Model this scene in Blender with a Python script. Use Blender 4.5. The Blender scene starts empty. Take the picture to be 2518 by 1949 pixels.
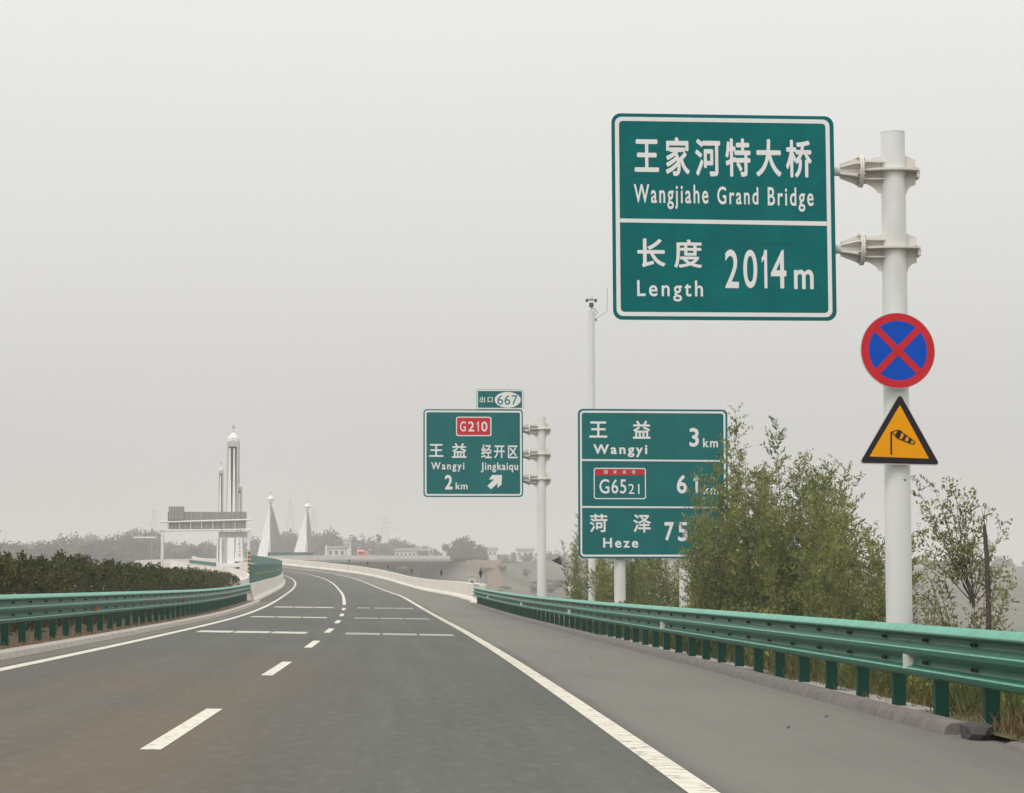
import bpy, bmesh, math, random
import numpy as np
from mathutils import Vector, Matrix
R = math.radians
random.seed(7)
scene = bpy.context.scene
COL = scene.collection

# ------------------------------------------------------------------ camera
F, CX, CY, YH, EYE = 5924.0, 1259.0, 974.5, 1439.0, 1.224      # reference frame of 2518 x 1949
PITCH = math.atan((YH - CY) / F)
cam = bpy.data.cameras.new('camera')
cam.sensor_fit = 'HORIZONTAL'; cam.sensor_width = 36.0; cam.lens = 36.0 * F / 2518.0
cam.clip_start = 0.1; cam.clip_end = 20000
camo = bpy.data.objects.new('camera', cam); COL.objects.link(camo)
camo.location = (0, 0, EYE); camo.rotation_euler = (R(90) + PITCH, 0, 0)
scene.camera = camo

# ------------------------------------------------------------------ world, sun, exposure
SUN_EL, SUN_AZ = 48.0, 215.0        # azimuth clockwise from +Y: behind the camera, to the left
w = bpy.data.worlds.new('World'); scene.world = w; w.use_nodes = True
nt = w.node_tree; nt.nodes.clear()
def nd(tree, kind, **kw):
    n = tree.nodes.new(kind)
    for k, v in kw.items(): setattr(n, k, v)
    return n
wo = nd(nt, 'ShaderNodeOutputWorld'); bgs = nd(nt, 'ShaderNodeBackground'); bgo = nd(nt, 'ShaderNodeBackground'); add = nd(nt, 'ShaderNodeAddShader')
sky = nd(nt, 'ShaderNodeTexSky'); sky.sky_type = 'NISHITA'; sky.sun_disc = False
sky.sun_elevation = R(SUN_EL); sky.sun_rotation = R(SUN_AZ); sky.dust_density = 6.0
hs = nd(nt, 'ShaderNodeHueSaturation'); hs.inputs['Saturation'].default_value = 0.06
nt.links.new(sky.outputs[0], hs.inputs['Color']); nt.links.new(hs.outputs[0], bgs.inputs['Color'])
bgs.inputs['Strength'].default_value = 0.012
tc = nd(nt, 'ShaderNodeTexCoord'); sep = nd(nt, 'ShaderNodeSeparateXYZ'); rmp = nd(nt, 'ShaderNodeValToRGB')
cn = nd(nt, 'ShaderNodeTexNoise'); cn.inputs['Scale'].default_value = 2.2; cn.inputs['Detail'].default_value = 3
mp = nd(nt, 'ShaderNodeMapping'); mp.inputs['Scale'].default_value = (1, 1, 3)
ma = nd(nt, 'ShaderNodeMath', operation='MULTIPLY_ADD'); ma.inputs[1].default_value = 0.05
nt.links.new(tc.outputs['Generated'], sep.inputs[0]); nt.links.new(tc.outputs['Generated'], mp.inputs[0]); nt.links.new(mp.outputs[0], cn.inputs['Vector'])
nt.links.new(cn.outputs['Fac'], ma.inputs[0]); nt.links.new(sep.outputs['Z'], ma.inputs[2]); nt.links.new(ma.outputs[0], rmp.inputs[0])
cr = rmp.color_ramp
cr.elements[0].position = 0.0; cr.elements[0].color = (0.525, 0.515, 0.495, 1)
cr.elements[1].position = 1.0; cr.elements[1].color = (1.42, 1.42, 1.40, 1)
for p, c in ((0.08, (0.585, 0.578, 0.558)), (0.16, (0.70, 0.695, 0.68)), (0.27, (0.82, 0.815, 0.80)), (0.5, (1.05, 1.05, 1.03))):
    e = cr.elements.new(p); e.color = c + (1,)
nt.links.new(rmp.outputs[0], bgo.inputs['Color']); bgo.inputs['Strength'].default_value = 1.0
nt.links.new(bgs.outputs[0], add.inputs[0]); nt.links.new(bgo.outputs[0], add.inputs[1]); nt.links.new(add.outputs[0], wo.inputs['Surface'])

sl = bpy.data.lights.new('sun', 'SUN'); sl.energy = 1.1; sl.angle = R(22); sl.color = (1.0, 0.96, 0.9)
so = bpy.data.objects.new('sun', sl); COL.objects.link(so)
sd = Vector((math.sin(R(SUN_AZ)) * math.cos(R(SUN_EL)), math.cos(R(SUN_AZ)) * math.cos(R(SUN_EL)), math.sin(R(SUN_EL))))
so.rotation_euler = sd.to_track_quat('Z', 'Y').to_euler(); so.location = (0, 0, 60)
scene.view_settings.view_transform = 'Standard'; scene.view_settings.look = 'None'
scene.view_settings.exposure = 0.0; scene.view_settings.gamma = 1.0
scene.cycles.volume_bounces = 2; scene.cycles.max_bounces = 8

# ------------------------------------------------------------------ road alignment
KS = [-40, 0, 40, 80, 110, 140, 170, 200, 240, 290, 310, 330, 350, 375, 400, 440, 560, 660, 760, 1000]
KV = [0, 0.0, -0.2769, -0.3129, -0.1929, -0.1847, -0.1585, -0.0813, -0.5412, -1.8587, -2.6, -1.6, 0.6, 1.8, 2.2, 2.0, 1.4, 0.7, 0.3, 0.0]
GV = [0, 0.0, -0.0452, 0.1196, 0.7074, 1.1002, 0.6776, 0.8552, 1.5737, 2.3139, 2.4, 2.5, 2.4, 2.1, 1.8, 1.5, 1.2, 1.1, 1.05, 1.0]
ST = np.arange(0, 1000.01, 0.5)
_k = np.interp(ST, KS, KV) * 1e-3; _g = np.interp(ST, KS, GV) * 1e-2
TH = -0.0412 + np.concatenate([[0], np.cumsum((_k[1:] + _k[:-1]) / 2 * .5)])
PX = -1.9484 + np.concatenate([[0], np.cumsum(np.sin((TH[1:] + TH[:-1]) / 2) * .5)])
PY = np.concatenate([[0], np.cumsum(np.cos((TH[1:] + TH[:-1]) / 2) * .5)])
PZ = np.concatenate([[0], np.cumsum((_g[1:] + _g[:-1]) / 2 * .5)])
def cs(s): return float(np.interp(s, [0, 60, 150, 250, 330, 420], [-.0126, -.0168, -.0089, -.032, -.012, 0.0]))
def hd(s): return float(np.interp(s, ST, TH))
def RP(s, o, dz=0.0):
    if s < 0:
        x0, y0, z0, t = PX[0] + s * math.sin(TH[0]), s * math.cos(TH[0]), 0.0, TH[0]
    else:
        x0, y0, z0, t = (float(np.interp(s, ST, a)) for a in (PX, PY, PZ, TH))
    return (x0 + o * math.cos(t), y0 - o * math.sin(t), z0 + cs(max(s, 0)) * max(o, -8.6) + dz - (float(np.interp(s, [130, 230, 640, 690], [0, .6, .6, .2])) if o < -7.5 else 0.0))
def pix(u, v, Y):
    up = -(v - CY) / F; c, s_ = math.cos(PITCH), math.sin(PITCH)
    dx, dy, dz = (u - CX) / F, c - s_ * up, s_ + c * up
    k = Y / dy
    return Vector((dx * k, Y, EYE + dz * k))
def frange(a, b, st):
    n = max(1, int(round((b - a) / st)))
    return [a + (b - a) * i / n for i in range(n + 1)]
def stations(a, b):
    out = []
    s = a
    while s < b - 1e-6:
        out.append(s); s += 2.0 if s < 160 else (3.0 if s < 420 else 6.0)
    out.append(b)
    return out

# ------------------------------------------------------------------ terrain
SUBS = ST[::8]; SX, SY, SZ = PX[::8], PY[::8], PZ[::8]; STH = TH[::8]
def sstep(a, b, x):
    t = np.clip((x - a) / (b - a), 0, 1); return t * t * (3 - 2 * t)
def ground(X, Y):
    X = np.atleast_1d(np.asarray(X, float)); Y = np.atleast_1d(np.asarray(Y, float))
    r = np.hypot(X, Y)
    b = np.interp(Y, [-200, 60, 130, 240, 330, 430, 520, 620, 720, 850, 1000, 1500, 3200],
                  [-5, -5, -7, -15, -16, -12, -6, -1, 3.0, 6.8, 8.2, 11, 20])
    right = np.interp(X, [20, 120, 400], [0, -2.0, -5.0]) * np.interp(Y, [100, 300, 900], [1, 1, 0])
    b = b + right
    lf = np.interp(Y, [-200, 150, 300, 450, 700, 1000, 1500, 3200], [-1, -1, 0.5, 3.0, 6.0, 10.0, 18, 26])
    i = np.abs((X[:, None] - SX[None]) ** 2 + (Y[:, None] - SY[None]) ** 2).argmin(1)
    o = (X - SX[i]) * np.cos(STH[i]) - (Y - SY[i]) * np.sin(STH[i])
    s = SUBS[i]; zr = SZ[i]
    side = sstep(-24, -60, o) * 1.0
    b = b * (1 - side) + lf * side
    bump = 0.5 * np.sin(X * .061 + Y * .017) + 0.4 * np.sin(Y * .043 - X * .03) + .25 * np.sin(X * .21 + 1.3) * np.sin(Y * .17)
    b = b + bump * sstep(60, 200, r) * 1.2
    # embankments: before the bridge and behind its far end
    emb = np.where((s < 128) | (s > 690), 1.0, 0.0)
    ed = np.maximum(0, np.maximum(o - 10.5, -17.5 - o))
    top = zr - 0.75 - ed * 0.5
    b = np.where(emb > 0, np.where(ed <= 0, top, np.maximum(b, top)), b)
    b = np.where((emb == 0) & (o > -22) & (o < 10), np.minimum(b, zr - 3.0), b)
    b = np.where((emb > 0) & (ed <= 0), np.minimum(b, zr - 0.7), b)
    return b
def gz(x, y): return float(ground(x, y)[0])

# ------------------------------------------------------------------ materials
def mat(name, col, rough=0.6, spec=0.5, metal=0.0, var=0.12, scale=6.0, col2=None, bump=0.0, bscale=40.0, coat=0.0, island=0.0, stretch=(1, 1, 1), lo=0.35, hi=0.7, trans=0.0):
    m = bpy.data.materials.new(name); m.use_nodes = True; t = m.node_tree
    b = t.nodes['Principled BSDF']
    b.inputs['Roughness'].default_value = rough; b.inputs['Metallic'].default_value = metal
    b.inputs['Specular IOR Level'].default_value = spec
    if coat: b.inputs['Coat Weight'].default_value = coat; b.inputs['Coat Roughness'].default_value = .25
    if col2 is None: col2 = tuple(c * (1 - var) for c in col)
    co = nd(t, 'ShaderNodeTexCoord'); mpn = nd(t, 'ShaderNodeMapping'); mpn.inputs['Scale'].default_value = stretch
    t.links.new(co.outputs['Object'], mpn.inputs[0])
    n = nd(t, 'ShaderNodeTexNoise'); n.inputs['Scale'].default_value = scale; n.inputs['Detail'].default_value = 5; n.inputs['Roughness'].default_value = .6
    t.links.new(mpn.outputs[0], n.inputs['Vector'])
    r = nd(t, 'ShaderNodeValToRGB'); r.color_ramp.elements[0].position = lo; r.color_ramp.elements[1].position = hi
    r.color_ramp.elements[0].color = tuple(col) + (1,); r.color_ramp.elements[1].color = tuple(col2) + (1,)
    t.links.new(n.outputs['Fac'], r.inputs[0])
    outc = r.outputs[0]
    if island:
        g = nd(t, 'ShaderNodeNewGeometry'); mr = nd(t, 'ShaderNodeMapRange'); mr.inputs['To Min'].default_value = 1 - island; mr.inputs['To Max'].default_value = 1 + island
        t.links.new(g.outputs['Random Per Island'], mr.inputs[0])
        mx = nd(t, 'ShaderNodeVectorMath', operation='SCALE'); t.links.new(outc, mx.inputs[0]); t.links.new(mr.outputs[0], mx.inputs['Scale'])
        outc = mx.outputs[0]
    t.links.new(outc, b.inputs['Base Color'])
    if bump:
        n2 = nd(t, 'ShaderNodeTexNoise'); n2.inputs['Scale'].default_value = bscale; n2.inputs['Detail'].default_value = 4
        t.links.new(co.outputs['Object'], n2.inputs['Vector'])
        bp = nd(t, 'ShaderNodeBump'); bp.inputs['Strength'].default_value = bump; bp.inputs['Distance'].default_value = .02
        t.links.new(n2.outputs['Fac'], bp.inputs['Height']); t.links.new(bp.outputs[0], b.inputs['Normal'])
    if trans:
        tr = nd(t, 'ShaderNodeBsdfTranslucent'); t.links.new(outc, tr.inputs['Color'])
        ms = nd(t, 'ShaderNodeMixShader'); ms.inputs[0].default_value = trans
        t.links.new(b.outputs[0], ms.inputs[1]); t.links.new(tr.outputs[0], ms.inputs[2])
        t.links.new(ms.outputs[0], t.nodes['Material Output'].inputs['Surface'])
    return m

def asphalt_mat():
    m = bpy.data.materials.new('asphalt'); m.use_nodes = True; t = m.node_tree; L = t.links.new
    b = t.nodes['Principled BSDF']; b.inputs['Roughness'].default_value = .9; b.inputs['Specular IOR Level'].default_value = .18
    uv = nd(t, 'ShaderNodeUVMap'); uv.uv_map = 'road'; sp = nd(t, 'ShaderNodeSeparateXYZ'); L(uv.outputs[0], sp.inputs[0])
    def noise(vec, scale, det=4):
        n = nd(t, 'ShaderNodeTexNoise'); n.inputs['Scale'].default_value = scale; n.inputs['Detail'].default_value = det; L(vec, n.inputs['Vector']); return n.outputs['Fac']
    def mapr(v, a, b_, c=0., d=1., smooth=True):
        n = nd(t, 'ShaderNodeMapRange'); n.interpolation_type = 'SMOOTHSTEP' if smooth else 'LINEAR'
        for i, x in zip(('From Min', 'From Max', 'To Min', 'To Max'), (a, b_, c, d)): n.inputs[i].default_value = x
        L(v, n.inputs[0]); return n.outputs[0]
    def mth(op, a, b_):
        n = nd(t, 'ShaderNodeMath', operation=op)
        for i, x in enumerate((a, b_)):
            if isinstance(x, (int, float)): n.inputs[i].default_value = x
            else: L(x, n.inputs[i])
        return n.outputs[0]
    def mix(fac, a, b_):
        n = nd(t, 'ShaderNodeMix', data_type='RGBA'); L(fac, n.inputs[0])
        for i, x in ((6, a), (7, b_)):
            if isinstance(x, tuple): n.inputs[i].default_value = x + (1,)
            else: L(x, n.inputs[i])
        return n.outputs[2]
    mpn = nd(t, 'ShaderNodeMapping'); mpn.inputs['Scale'].default_value = (1.3, .035, 1); L(uv.outputs[0], mpn.inputs[0])
    streak = noise(mpn.outputs[0], 1.6, 5)
    mp2 = nd(t, 'ShaderNodeMapping'); mp2.inputs['Scale'].default_value = (1, .25, 1); L(uv.outputs[0], mp2.inputs[0])
    blot = noise(mp2.outputs[0], .35, 4)
    grain = noise(uv.outputs[0], 55, 3)
    base = mix(mapr(streak, .3, .7), ASPH[0], ASPH[1])
    base = mix(mth('MULTIPLY', mapr(blot, .4, .7), .55), base, ASPH[2])
    # lighter, dustier hard shoulder and the strip by the median
    o = mth('ADD', sp.outputs['X'], mth('MULTIPLY', mth('SUBTRACT', streak, .5), .35))
    sh = mth('MAXIMUM', mapr(o, 3.75, 4.15), mapr(o, -3.85, -4.1))
    base = mix(mth('MULTIPLY', sh, mapr(blot, .2, .75, .9, .6)), base, ASPH[3])
    # brown windscreen reflection, painted into the left lane's colour near the camera
    dm = mth('MULTIPLY', mth('MULTIPLY', mapr(sp.outputs['Y'], 55, 24), mth('MULTIPLY', mapr(sp.outputs['X'], 1.8, -.4), mapr(sp.outputs['X'], -3.2, -1.2, .35, 1.0))), mapr(blot, .30, .55))
    base = mix(mth('MULTIPLY', dm, .75), base, ASPH[4])
    # polished wheel tracks
    for c0 in (1.0, 2.75, -1.0, -2.75):
        a = mth('ABSOLUTE', mth('SUBTRACT', sp.outputs['X'], c0), 0)
        base = mix(mth('MULTIPLY', mapr(a, .45, .1), mapr(streak, .25, .7, .05, .3)), base, ASPH[5])
    med = noise(mp2.outputs[0], 9, 5)
    base = mix(mapr(med, .45, .75, 0, .45), base, ASPH[6])
    base = mix(mapr(grain, .35, .75, 0, .5), base, ASPH[6])
    base = mix(mapr(noise(mpn.outputs[0], 7, 3), .5, .8, 0, .2), base, ASPH[2])
    # a few sealed cracks
    L(base, b.inputs['Base Color'])
    bp = nd(t, 'ShaderNodeBump'); bp.inputs['Strength'].default_value = .35; bp.inputs['Distance'].default_value = .01
    L(grain, bp.inputs['Height']); L(bp.outputs[0], b.inputs['Normal'])
    return m
ASPH = [(.084, .086, .076), (.106, .107, .095), (.066, .068, .062), (.208, .199, .168), (.150, .104, .062), (.062, .064, .060), (.150, .148, .130)]

M = {}
M['asphalt'] = asphalt_mat()
M['paint'] = mat('road_paint', (.66, .62, .53), .75, .2, col2=(.25, .235, .20), scale=7, lo=.54, hi=.68, bump=.3)
M['paint_worn'] = mat('worn_road_paint', (.46, .45, .42), .8, .3, col2=(.24, .235, .22), scale=9, lo=.4, hi=.68)
M['kerb'] = mat('kerb_asphalt', (.195, .175, .160), .9, .2, var=.35, scale=5, bump=.6, bscale=25)
M['kerb_dark'] = mat('tar_stained_kerb', (.085, .078, .074), .9, .2, var=.4, scale=6, bump=.5)
M['kerb_pale'] = mat('kerb_concrete', (.56, .51, .45), .9, .2, var=.25, scale=3, bump=.4)
M['soil'] = mat('dry_soil', (.115, .080, .052), .95, .1, col2=(.20, .145, .098), scale=2.5, bump=.7, bscale=14)
M['verge'] = mat('verge_ground', (.085, .095, .04), .95, .1, col2=(.16, .125, .075), scale=1.3, bump=.8, bscale=9)
M['slab'] = mat('pale_slab', (.46, .43, .38), .9, .2, var=.35, scale=4, bump=.3)
M['terrain'] = mat('terrain_ground', (.165, .148, .118), .95, .1, col2=(.10, .10, .072), scale=.035, lo=.35, hi=.65)
M['field'] = mat('bare_field', (.21, .150, .105), .95, .1, col2=(.155, .12, .088), scale=.05)
M['concrete'] = mat('barrier_concrete', (.78, .73, .655), .85, .25, col2=(.60, .55, .48), scale=1.4, stretch=(1, 1, .45), bump=.25, bscale=22)
M['concrete2'] = mat('bridge_concrete', (.40, .385, .36), .9, .2, var=.25, scale=.4)
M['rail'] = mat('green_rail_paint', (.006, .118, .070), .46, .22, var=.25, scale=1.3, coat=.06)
M['rail_highlight'] = mat('highlight_green_rail_paint', (.13, .40, .29), .45, .3, col2=(.09, .31, .22), scale=3)  # lighter copy of the rail green, with the sky's sheen in its colour
M['post'] = mat('dark_green_post_paint', (.001, .062, .040), .5, .2, var=.2, scale=5)
M['bolt'] = mat('dark_bolt_steel', (.02, .03, .03), .5, .5, metal=.4)
M['refl_white'] = mat('white_reflector', (.8, .8, .74), .3, .5)
M['refl_orange'] = mat('orange_reflector', (.62, .17, .02), .3, .5)
M['sign_green'] = mat('green_sign_sheeting', (.0, .130, .132), .7, .0, col2=(.0, .165, .160), scale=1.6, lo=.45, hi=.8)
M['sign_white'] = mat('white_sign_sheeting', (.80, .80, .785), .5, .3, var=.06, scale=3)
M['sign_red'] = mat('red_sign_sheeting', (.58, .024, .036), .7, .02, var=.1, scale=3)
M['sign_blue'] = mat('blue_sign_sheeting', (.0, .075, .50), .7, .02, var=.1, scale=2)
M['sign_yellow'] = mat('amber_sign_sheeting', (.86, .35, .0), .7, .02, var=.07, scale=3)
M['sign_black'] = mat('black_sign_sheeting', (.014, .011, .014), .55, .15, var=.2)
M['alu'] = mat('bare_aluminium', (.55, .55, .54), .4, .5, metal=.6, var=.1)
M['pole'] = mat('white_pole_paint', (.72, .73, .705), .4, .35, col2=(.55, .54, .50), scale=1.6, lo=.46, hi=.85, coat=.1, stretch=(1, 1, .3))
M['arm'] = mat('cream_arm_paint', (.68, .645, .59), .45, .35, col2=(.47, .40, .32), scale=4, lo=.5, hi=.85)
M['steel'] = mat('galvanised_steel', (.42, .42, .41), .4, .5, metal=.7, var=.2, scale=12)
M['dark'] = mat('dark_plastic', (.012, .012, .014), .5, .4, var=.2)
M['camgrey'] = mat('camera_grey', (.10, .095, .085), .45, .4, var=.2)
M['screen'] = mat('green_screen_panel', (.001, .125, .10), .6, .15, var=.15, scale=.8)
M['stripe'] = mat('ochre_screen_stripe', (.20, .19, .05), .7, .3, col2=(.04, .15, .09), scale=1.6, lo=.45, hi=.62)
M['tower'] = mat('white_tower_render', (.86, .85, .83), .7, .3, var=.08, scale=.3)
M['tower_grey'] = mat('grey_tower_render', (.52, .50, .485), .8, .3, var=.1, scale=.3)
M['pylon_shade'] = mat('shaded_pylon_side', (.30, .29, .28), .85, .2, var=.15, scale=.4)  # darker tone for the right fins, their shade put into the colour
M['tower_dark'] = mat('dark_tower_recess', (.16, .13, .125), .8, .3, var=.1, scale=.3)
M['vms'] = mat('grey_board_back', (.25, .245, .235), .6, .4, var=.25, scale=.5, stretch=(3, 1, .4))
M['vms_lite'] = mat('light_board_back', (.42, .42, .41), .6, .4, var=.2, scale=.6, stretch=(3, 1, .4))
M['hazard_y'] = mat('yellow_hazard_paint', (.65, .34, .02), .5, .4)
M['bark'] = mat('bark', (.115, .085, .07), .9, .2, var=.45, scale=9, stretch=(1, 1, .2), bump=.6)
M['twig'] = mat('dry_twig', (.20, .155, .11), .9, .2, var=.3, scale=9)
M['leaf'] = mat('willow_leaf', (.110, .142, .026), .6, .15, col2=(.30, .31, .095), scale=1.1, island=.5, trans=.35, lo=.38, hi=.66)
M['leaf2'] = mat('young_leaf', (.15, .175, .06), .6, .15, col2=(.31, .30, .15), scale=1.5, island=.4, trans=.3)
M['hedge'] = mat('juniper_foliage', (.030, .045, .010), .7, .15, col2=(.125, .115, .038), scale=1.6, island=.6, trans=.2, lo=.4, hi=.66)
M['grass'] = mat('verge_grass', (.055, .085, .018), .7, .15, col2=(.12, .115, .04), scale=.8, island=.4, trans=.2)
M['dgrass'] = mat('dry_grass', (.26, .18, .085), .8, .2, island=.4, var=.3)
M['far_leaf'] = mat('far_foliage', (.095, .095, .065), .8, .2, var=.35, scale=.5, island=.35)
M['wall_white'] = mat('white_house_wall', (.66, .65, .62), .8, .2, var=.1, scale=.3)
M['roof_grey'] = mat('grey_house_roof', (.22, .215, .21), .8, .2, var=.15, scale=.5)
M['glass'] = mat('window_glass', (.05, .055, .06), .15, .5)
M['red_car'] = mat('red_van_paint', (.75, .02, .015), .3, .5, coat=.5)

# ------------------------------------------------------------------ mesh helpers
class MB:
    def __init__(s): s.v = []; s.f = []; s.m = []; s.slots = []; s.uv = None
    def slot(s, m):
        if m not in s.slots: s.slots.append(m)
        return s.slots.index(m)
    def add(s, vs, fs, m):
        o = len(s.v); i = s.slot(m); s.v += [tuple(a) for a in vs]
        for f in fs: s.f.append(tuple(o + j for j in f)); s.m.append(i)
        return s
    def box(s, c, d, m, rz=0.0, ry=0.0):
        x, y, z = d[0] / 2, d[1] / 2, d[2] / 2
        vs = [Vector((a, b, e)) for a in (-x, x) for b in (-y, y) for e in (-z, z)]
        q = Matrix.Rotation(rz, 3, 'Z') @ Matrix.Rotation(ry, 3, 'Y')
        vs = [q @ a + Vector(c) for a in vs]
        return s.add(vs, [(0, 1, 3, 2), (4, 6, 7, 5), (0, 4, 5, 1), (2, 3, 7, 6), (0, 2, 6, 4), (1, 5, 7, 3)], m)
    def tube(s, pts, rad, m, n=10, cap=True):
        pts = [Vector(p) for p in pts]
        if not isinstance(rad, (list, tuple)): rad = [rad] * len(pts)
        vs = []; ref = None
        for i, p in enumerate(pts):
            t = (pts[min(i + 1, len(pts) - 1)] - pts[max(i - 1, 0)]).normalized()
            if ref is None: ref = Vector((1, 0, 0)) if abs(t.x) < .8 else Vector((0, 1, 0))
            a = (ref - t * ref.dot(t)).normalized(); ref = a; b = t.cross(a)
            for k in range(n):
                an = 2 * math.pi * k / n
                vs.append(p + (a * math.cos(an) + b * math.sin(an)) * rad[i])
        fs = [(i * n + k, i * n + (k + 1) % n, (i + 1) * n + (k + 1) % n, (i + 1) * n + k) for i in range(len(pts) - 1) for k in range(n)]
        if cap: fs += [tuple(range(n - 1, -1, -1)), tuple(range((len(pts) - 1) * n, len(pts) * n))]
        return s.add(vs, fs, m)
    def lathe(s, prof, m, n=16, c=(0, 0, 0)):
        return s.tube([(c[0], c[1], c[2] + z) for r, z in prof], [max(r, 1e-4) for r, z in prof], m, n)
    def prism(s, poly, y0, y1, m):          # polygon in (x, z), from y0 (front) to y1 (back)
        n = len(poly)
        vs = [(x, y0, z) for x, z in poly] + [(x, y1, z) for x, z in poly]
        fs = [tuple(range(n)), tuple(range(2 * n - 1, n - 1, -1))] + [(i, n + i, n + (i + 1) % n, (i + 1) % n) for i in range(n)]
        return s.add(vs, fs, m)
    def ring(s, p0, p1, y, m):              # flat band between two equal-length outlines in (x, z)
        n = len(p0)
        vs = [(x, y, z) for x, z in p0] + [(x, y, z) for x, z in p1]
        return s.add(vs, [(i, (i + 1) % n, n + (i + 1) % n, n + i) for i in range(n)], m)
    def flat(s, poly, y, m): return s.add([(x, y, z) for x, z in poly], [tuple(range(len(poly)))], m)
    def sweep(s, sts, prof, m, closed=True, caps=True):   # profile (offset, height) swept along the road
        n = len(prof); vs = []
        for st in sts:
            for o, h in prof: vs.append(RP(st, o, h))
        k = n if closed else n - 1
        fs = [(i * n + j, i * n + (j + 1) % n, (i + 1) * n + (j + 1) % n, (i + 1) * n + j) for i in range(len(sts) - 1) for j in range(k)]
        if closed and caps: fs += [tuple(range(n)), tuple(range((len(sts) - 1) * n, len(sts) * n))[::-1]]
        return s.add(vs, fs, m)
    def shift(s, d): s.v = [(a + d[0], b + d[1], c + d[2]) for a, b, c in s.v]; return s
    def xf(s, mtx): s.v = [tuple(mtx @ Vector(a)) for a in s.v]; return s
    def build(s, name, parent=None, smooth=False, fix=True):
        me = bpy.data.meshes.new(name)
        me.from_pydata(s.v, [], s.f)
        for m in s.slots: me.materials.append(M[m])
        me.polygons.foreach_set('material_index', s.m)
        if s.uv is not None:
            l = me.uv_layers.new(name='road')
            idx = np.zeros(len(me.loops), np.int32); me.loops.foreach_get('vertex_index', idx)
            l.data.foreach_set('uv', np.array(s.uv, np.float32)[idx].ravel())
        if fix and len(s.f) < 60000:
            bm = bmesh.new(); bm.from_mesh(me); bmesh.ops.recalc_face_normals(bm, faces=bm.faces); bm.to_mesh(me); bm.free()
        if smooth:
            me.polygons.foreach_set('use_smooth', [True] * len(me.polygons))
            try: me.set_sharp_from_angle(angle=R(40))
            except Exception: pass
        me.update()
        o = bpy.data.objects.new(name, me); COL.objects.link(o)
        if parent: o.parent = parent
        return o
def tag(o, label=None, cat=None, group=None, kind=None):
    if label: o['label'] = label
    if cat: o['category'] = cat
    if group: o['group'] = group
    if kind: o['kind'] = kind
    return o
def thing(name, label, cat, loc=(0, 0, 0), group=None, rz=0.0):
    o = bpy.data.objects.new(name, None); COL.objects.link(o); o.location = loc; o.rotation_euler = (0, 0, rz)
    o.empty_display_size = .3
    return tag(o, label, cat, group)
def struct(name, mb, smooth=False, label=None):
    o = mb.build(name, None, smooth, fix=False); o['kind'] = 'structure'
    if label: o['label'] = label
    return o
def copy_tree(o, parent=None):
    c = o.copy(); COL.objects.link(c)
    if parent: c.parent = parent
    for ch in list(o.children): copy_tree(ch, c)
    return c

_tc = bpy.data.curves.new('lettering_source', 'FONT'); _to = bpy.data.objects.new('lettering_source', _tc); COL.objects.link(_to)
def glyphs(body, bold=0.0, space=1.0):
    _tc.body = body; _tc.offset = 0.0; _tc.space_character = space; _tc.resolution_u = 6
    dg = bpy.context.evaluated_depsgraph_get(); dg.update()
    me = bpy.data.meshes.new_from_object(_to.evaluated_get(dg))
    vs = [(v.co.x, v.co.y) for v in me.vertices]; fs = [tuple(p.vertices) for p in me.polygons]
    bpy.data.meshes.remove(me)
    return vs, fs

class Face:
    """Sign face laid out in the units of one enlarged view: centre (cx, cy), k metres per unit."""
    def __init__(s, cx, cy, k): s.cx, s.cy, s.k = cx, cy, k
    def p(s, x, y): return ((x - s.cx) * s.k, -(y - s.cy) * s.k)
    def rr(s, x0, y0, x1, y1, r, n=7):
        out = []
        for qx, qy, a0 in ((x1 - r, y0 + r, -90), (x1 - r, y1 - r, 0), (x0 + r, y1 - r, 90), (x0 + r, y0 + r, 180)):
            for i in range(n):
                a = R(a0 + 90 * i / (n - 1)); out.append(s.p(qx + r * math.cos(a), qy + r * math.sin(a)))
        return out
    def text(s, mb, body, x0, y0, x1, y1, m, y, bold=0.02, space=1.0):
        if body == '1':
            pts = [(0, .80), (.30, .86), (.52, 1), (1, 1), (1, 0), (.46, 0), (.46, .76), (0, .66)]
            mb.flat([s.p(x0 + a * (x1 - x0), y1 - b * (y1 - y0)) for a, b in pts], y, m); return
        vs, fs = glyphs(body, bold, space)
        ax, bx = min(v[0] for v in vs) - bold, max(v[0] for v in vs) + bold; ay, by = min(v[1] for v in vs) - bold, max(v[1] for v in vs) + bold
        for i in range(9 if bold else 1):      # heavier strokes: the glyph again, shifted by the stroke weight, each 0.2 mm further out
            dx, dy = ((0, 0) if i == 0 else (bold * math.cos(i * math.pi / 4), bold * math.sin(i * math.pi / 4)))
            P0 = [s.p(x0 + (vx + dx - ax) / (bx - ax) * (x1 - x0), y1 - (vy + dy - ay) / (by - ay) * (y1 - y0)) for vx, vy in vs]
            mb.add([(a, y - .0002 * i, b) for a, b in P0], fs, m)
    def poly(s, pts): return [s.p(a, b) for a, b in pts]

# ------------------------------------------------------------------ ground, road, kerbs
def polar_ground():
    mb = MB()
    rs = [3] + list(np.geomspace(6, 3100, 150)); az = list(np.linspace(-60, -16, 30)) + list(np.linspace(-15.5, 15.5, 150)) + list(np.linspace(16, 60, 30))
    X = np.array([[r * math.sin(R(a)) for a in az] for r in rs]); Y = np.array([[r * math.cos(R(a)) for a in az] for r in rs]) - 20
    Z = ground(X.ravel(), Y.ravel())
    n = len(az); vs = list(zip(X.ravel().tolist(), Y.ravel().tolist(), Z.tolist()))
    mb.add(vs, [(i * n + j, i * n + j + 1, (i + 1) * n + j + 1, (i + 1) * n + j) for i in range(len(rs) - 1) for j in range(n - 1)], 'terrain')
    o = struct('terrain', mb, True)
    return o
polar_ground()

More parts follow.
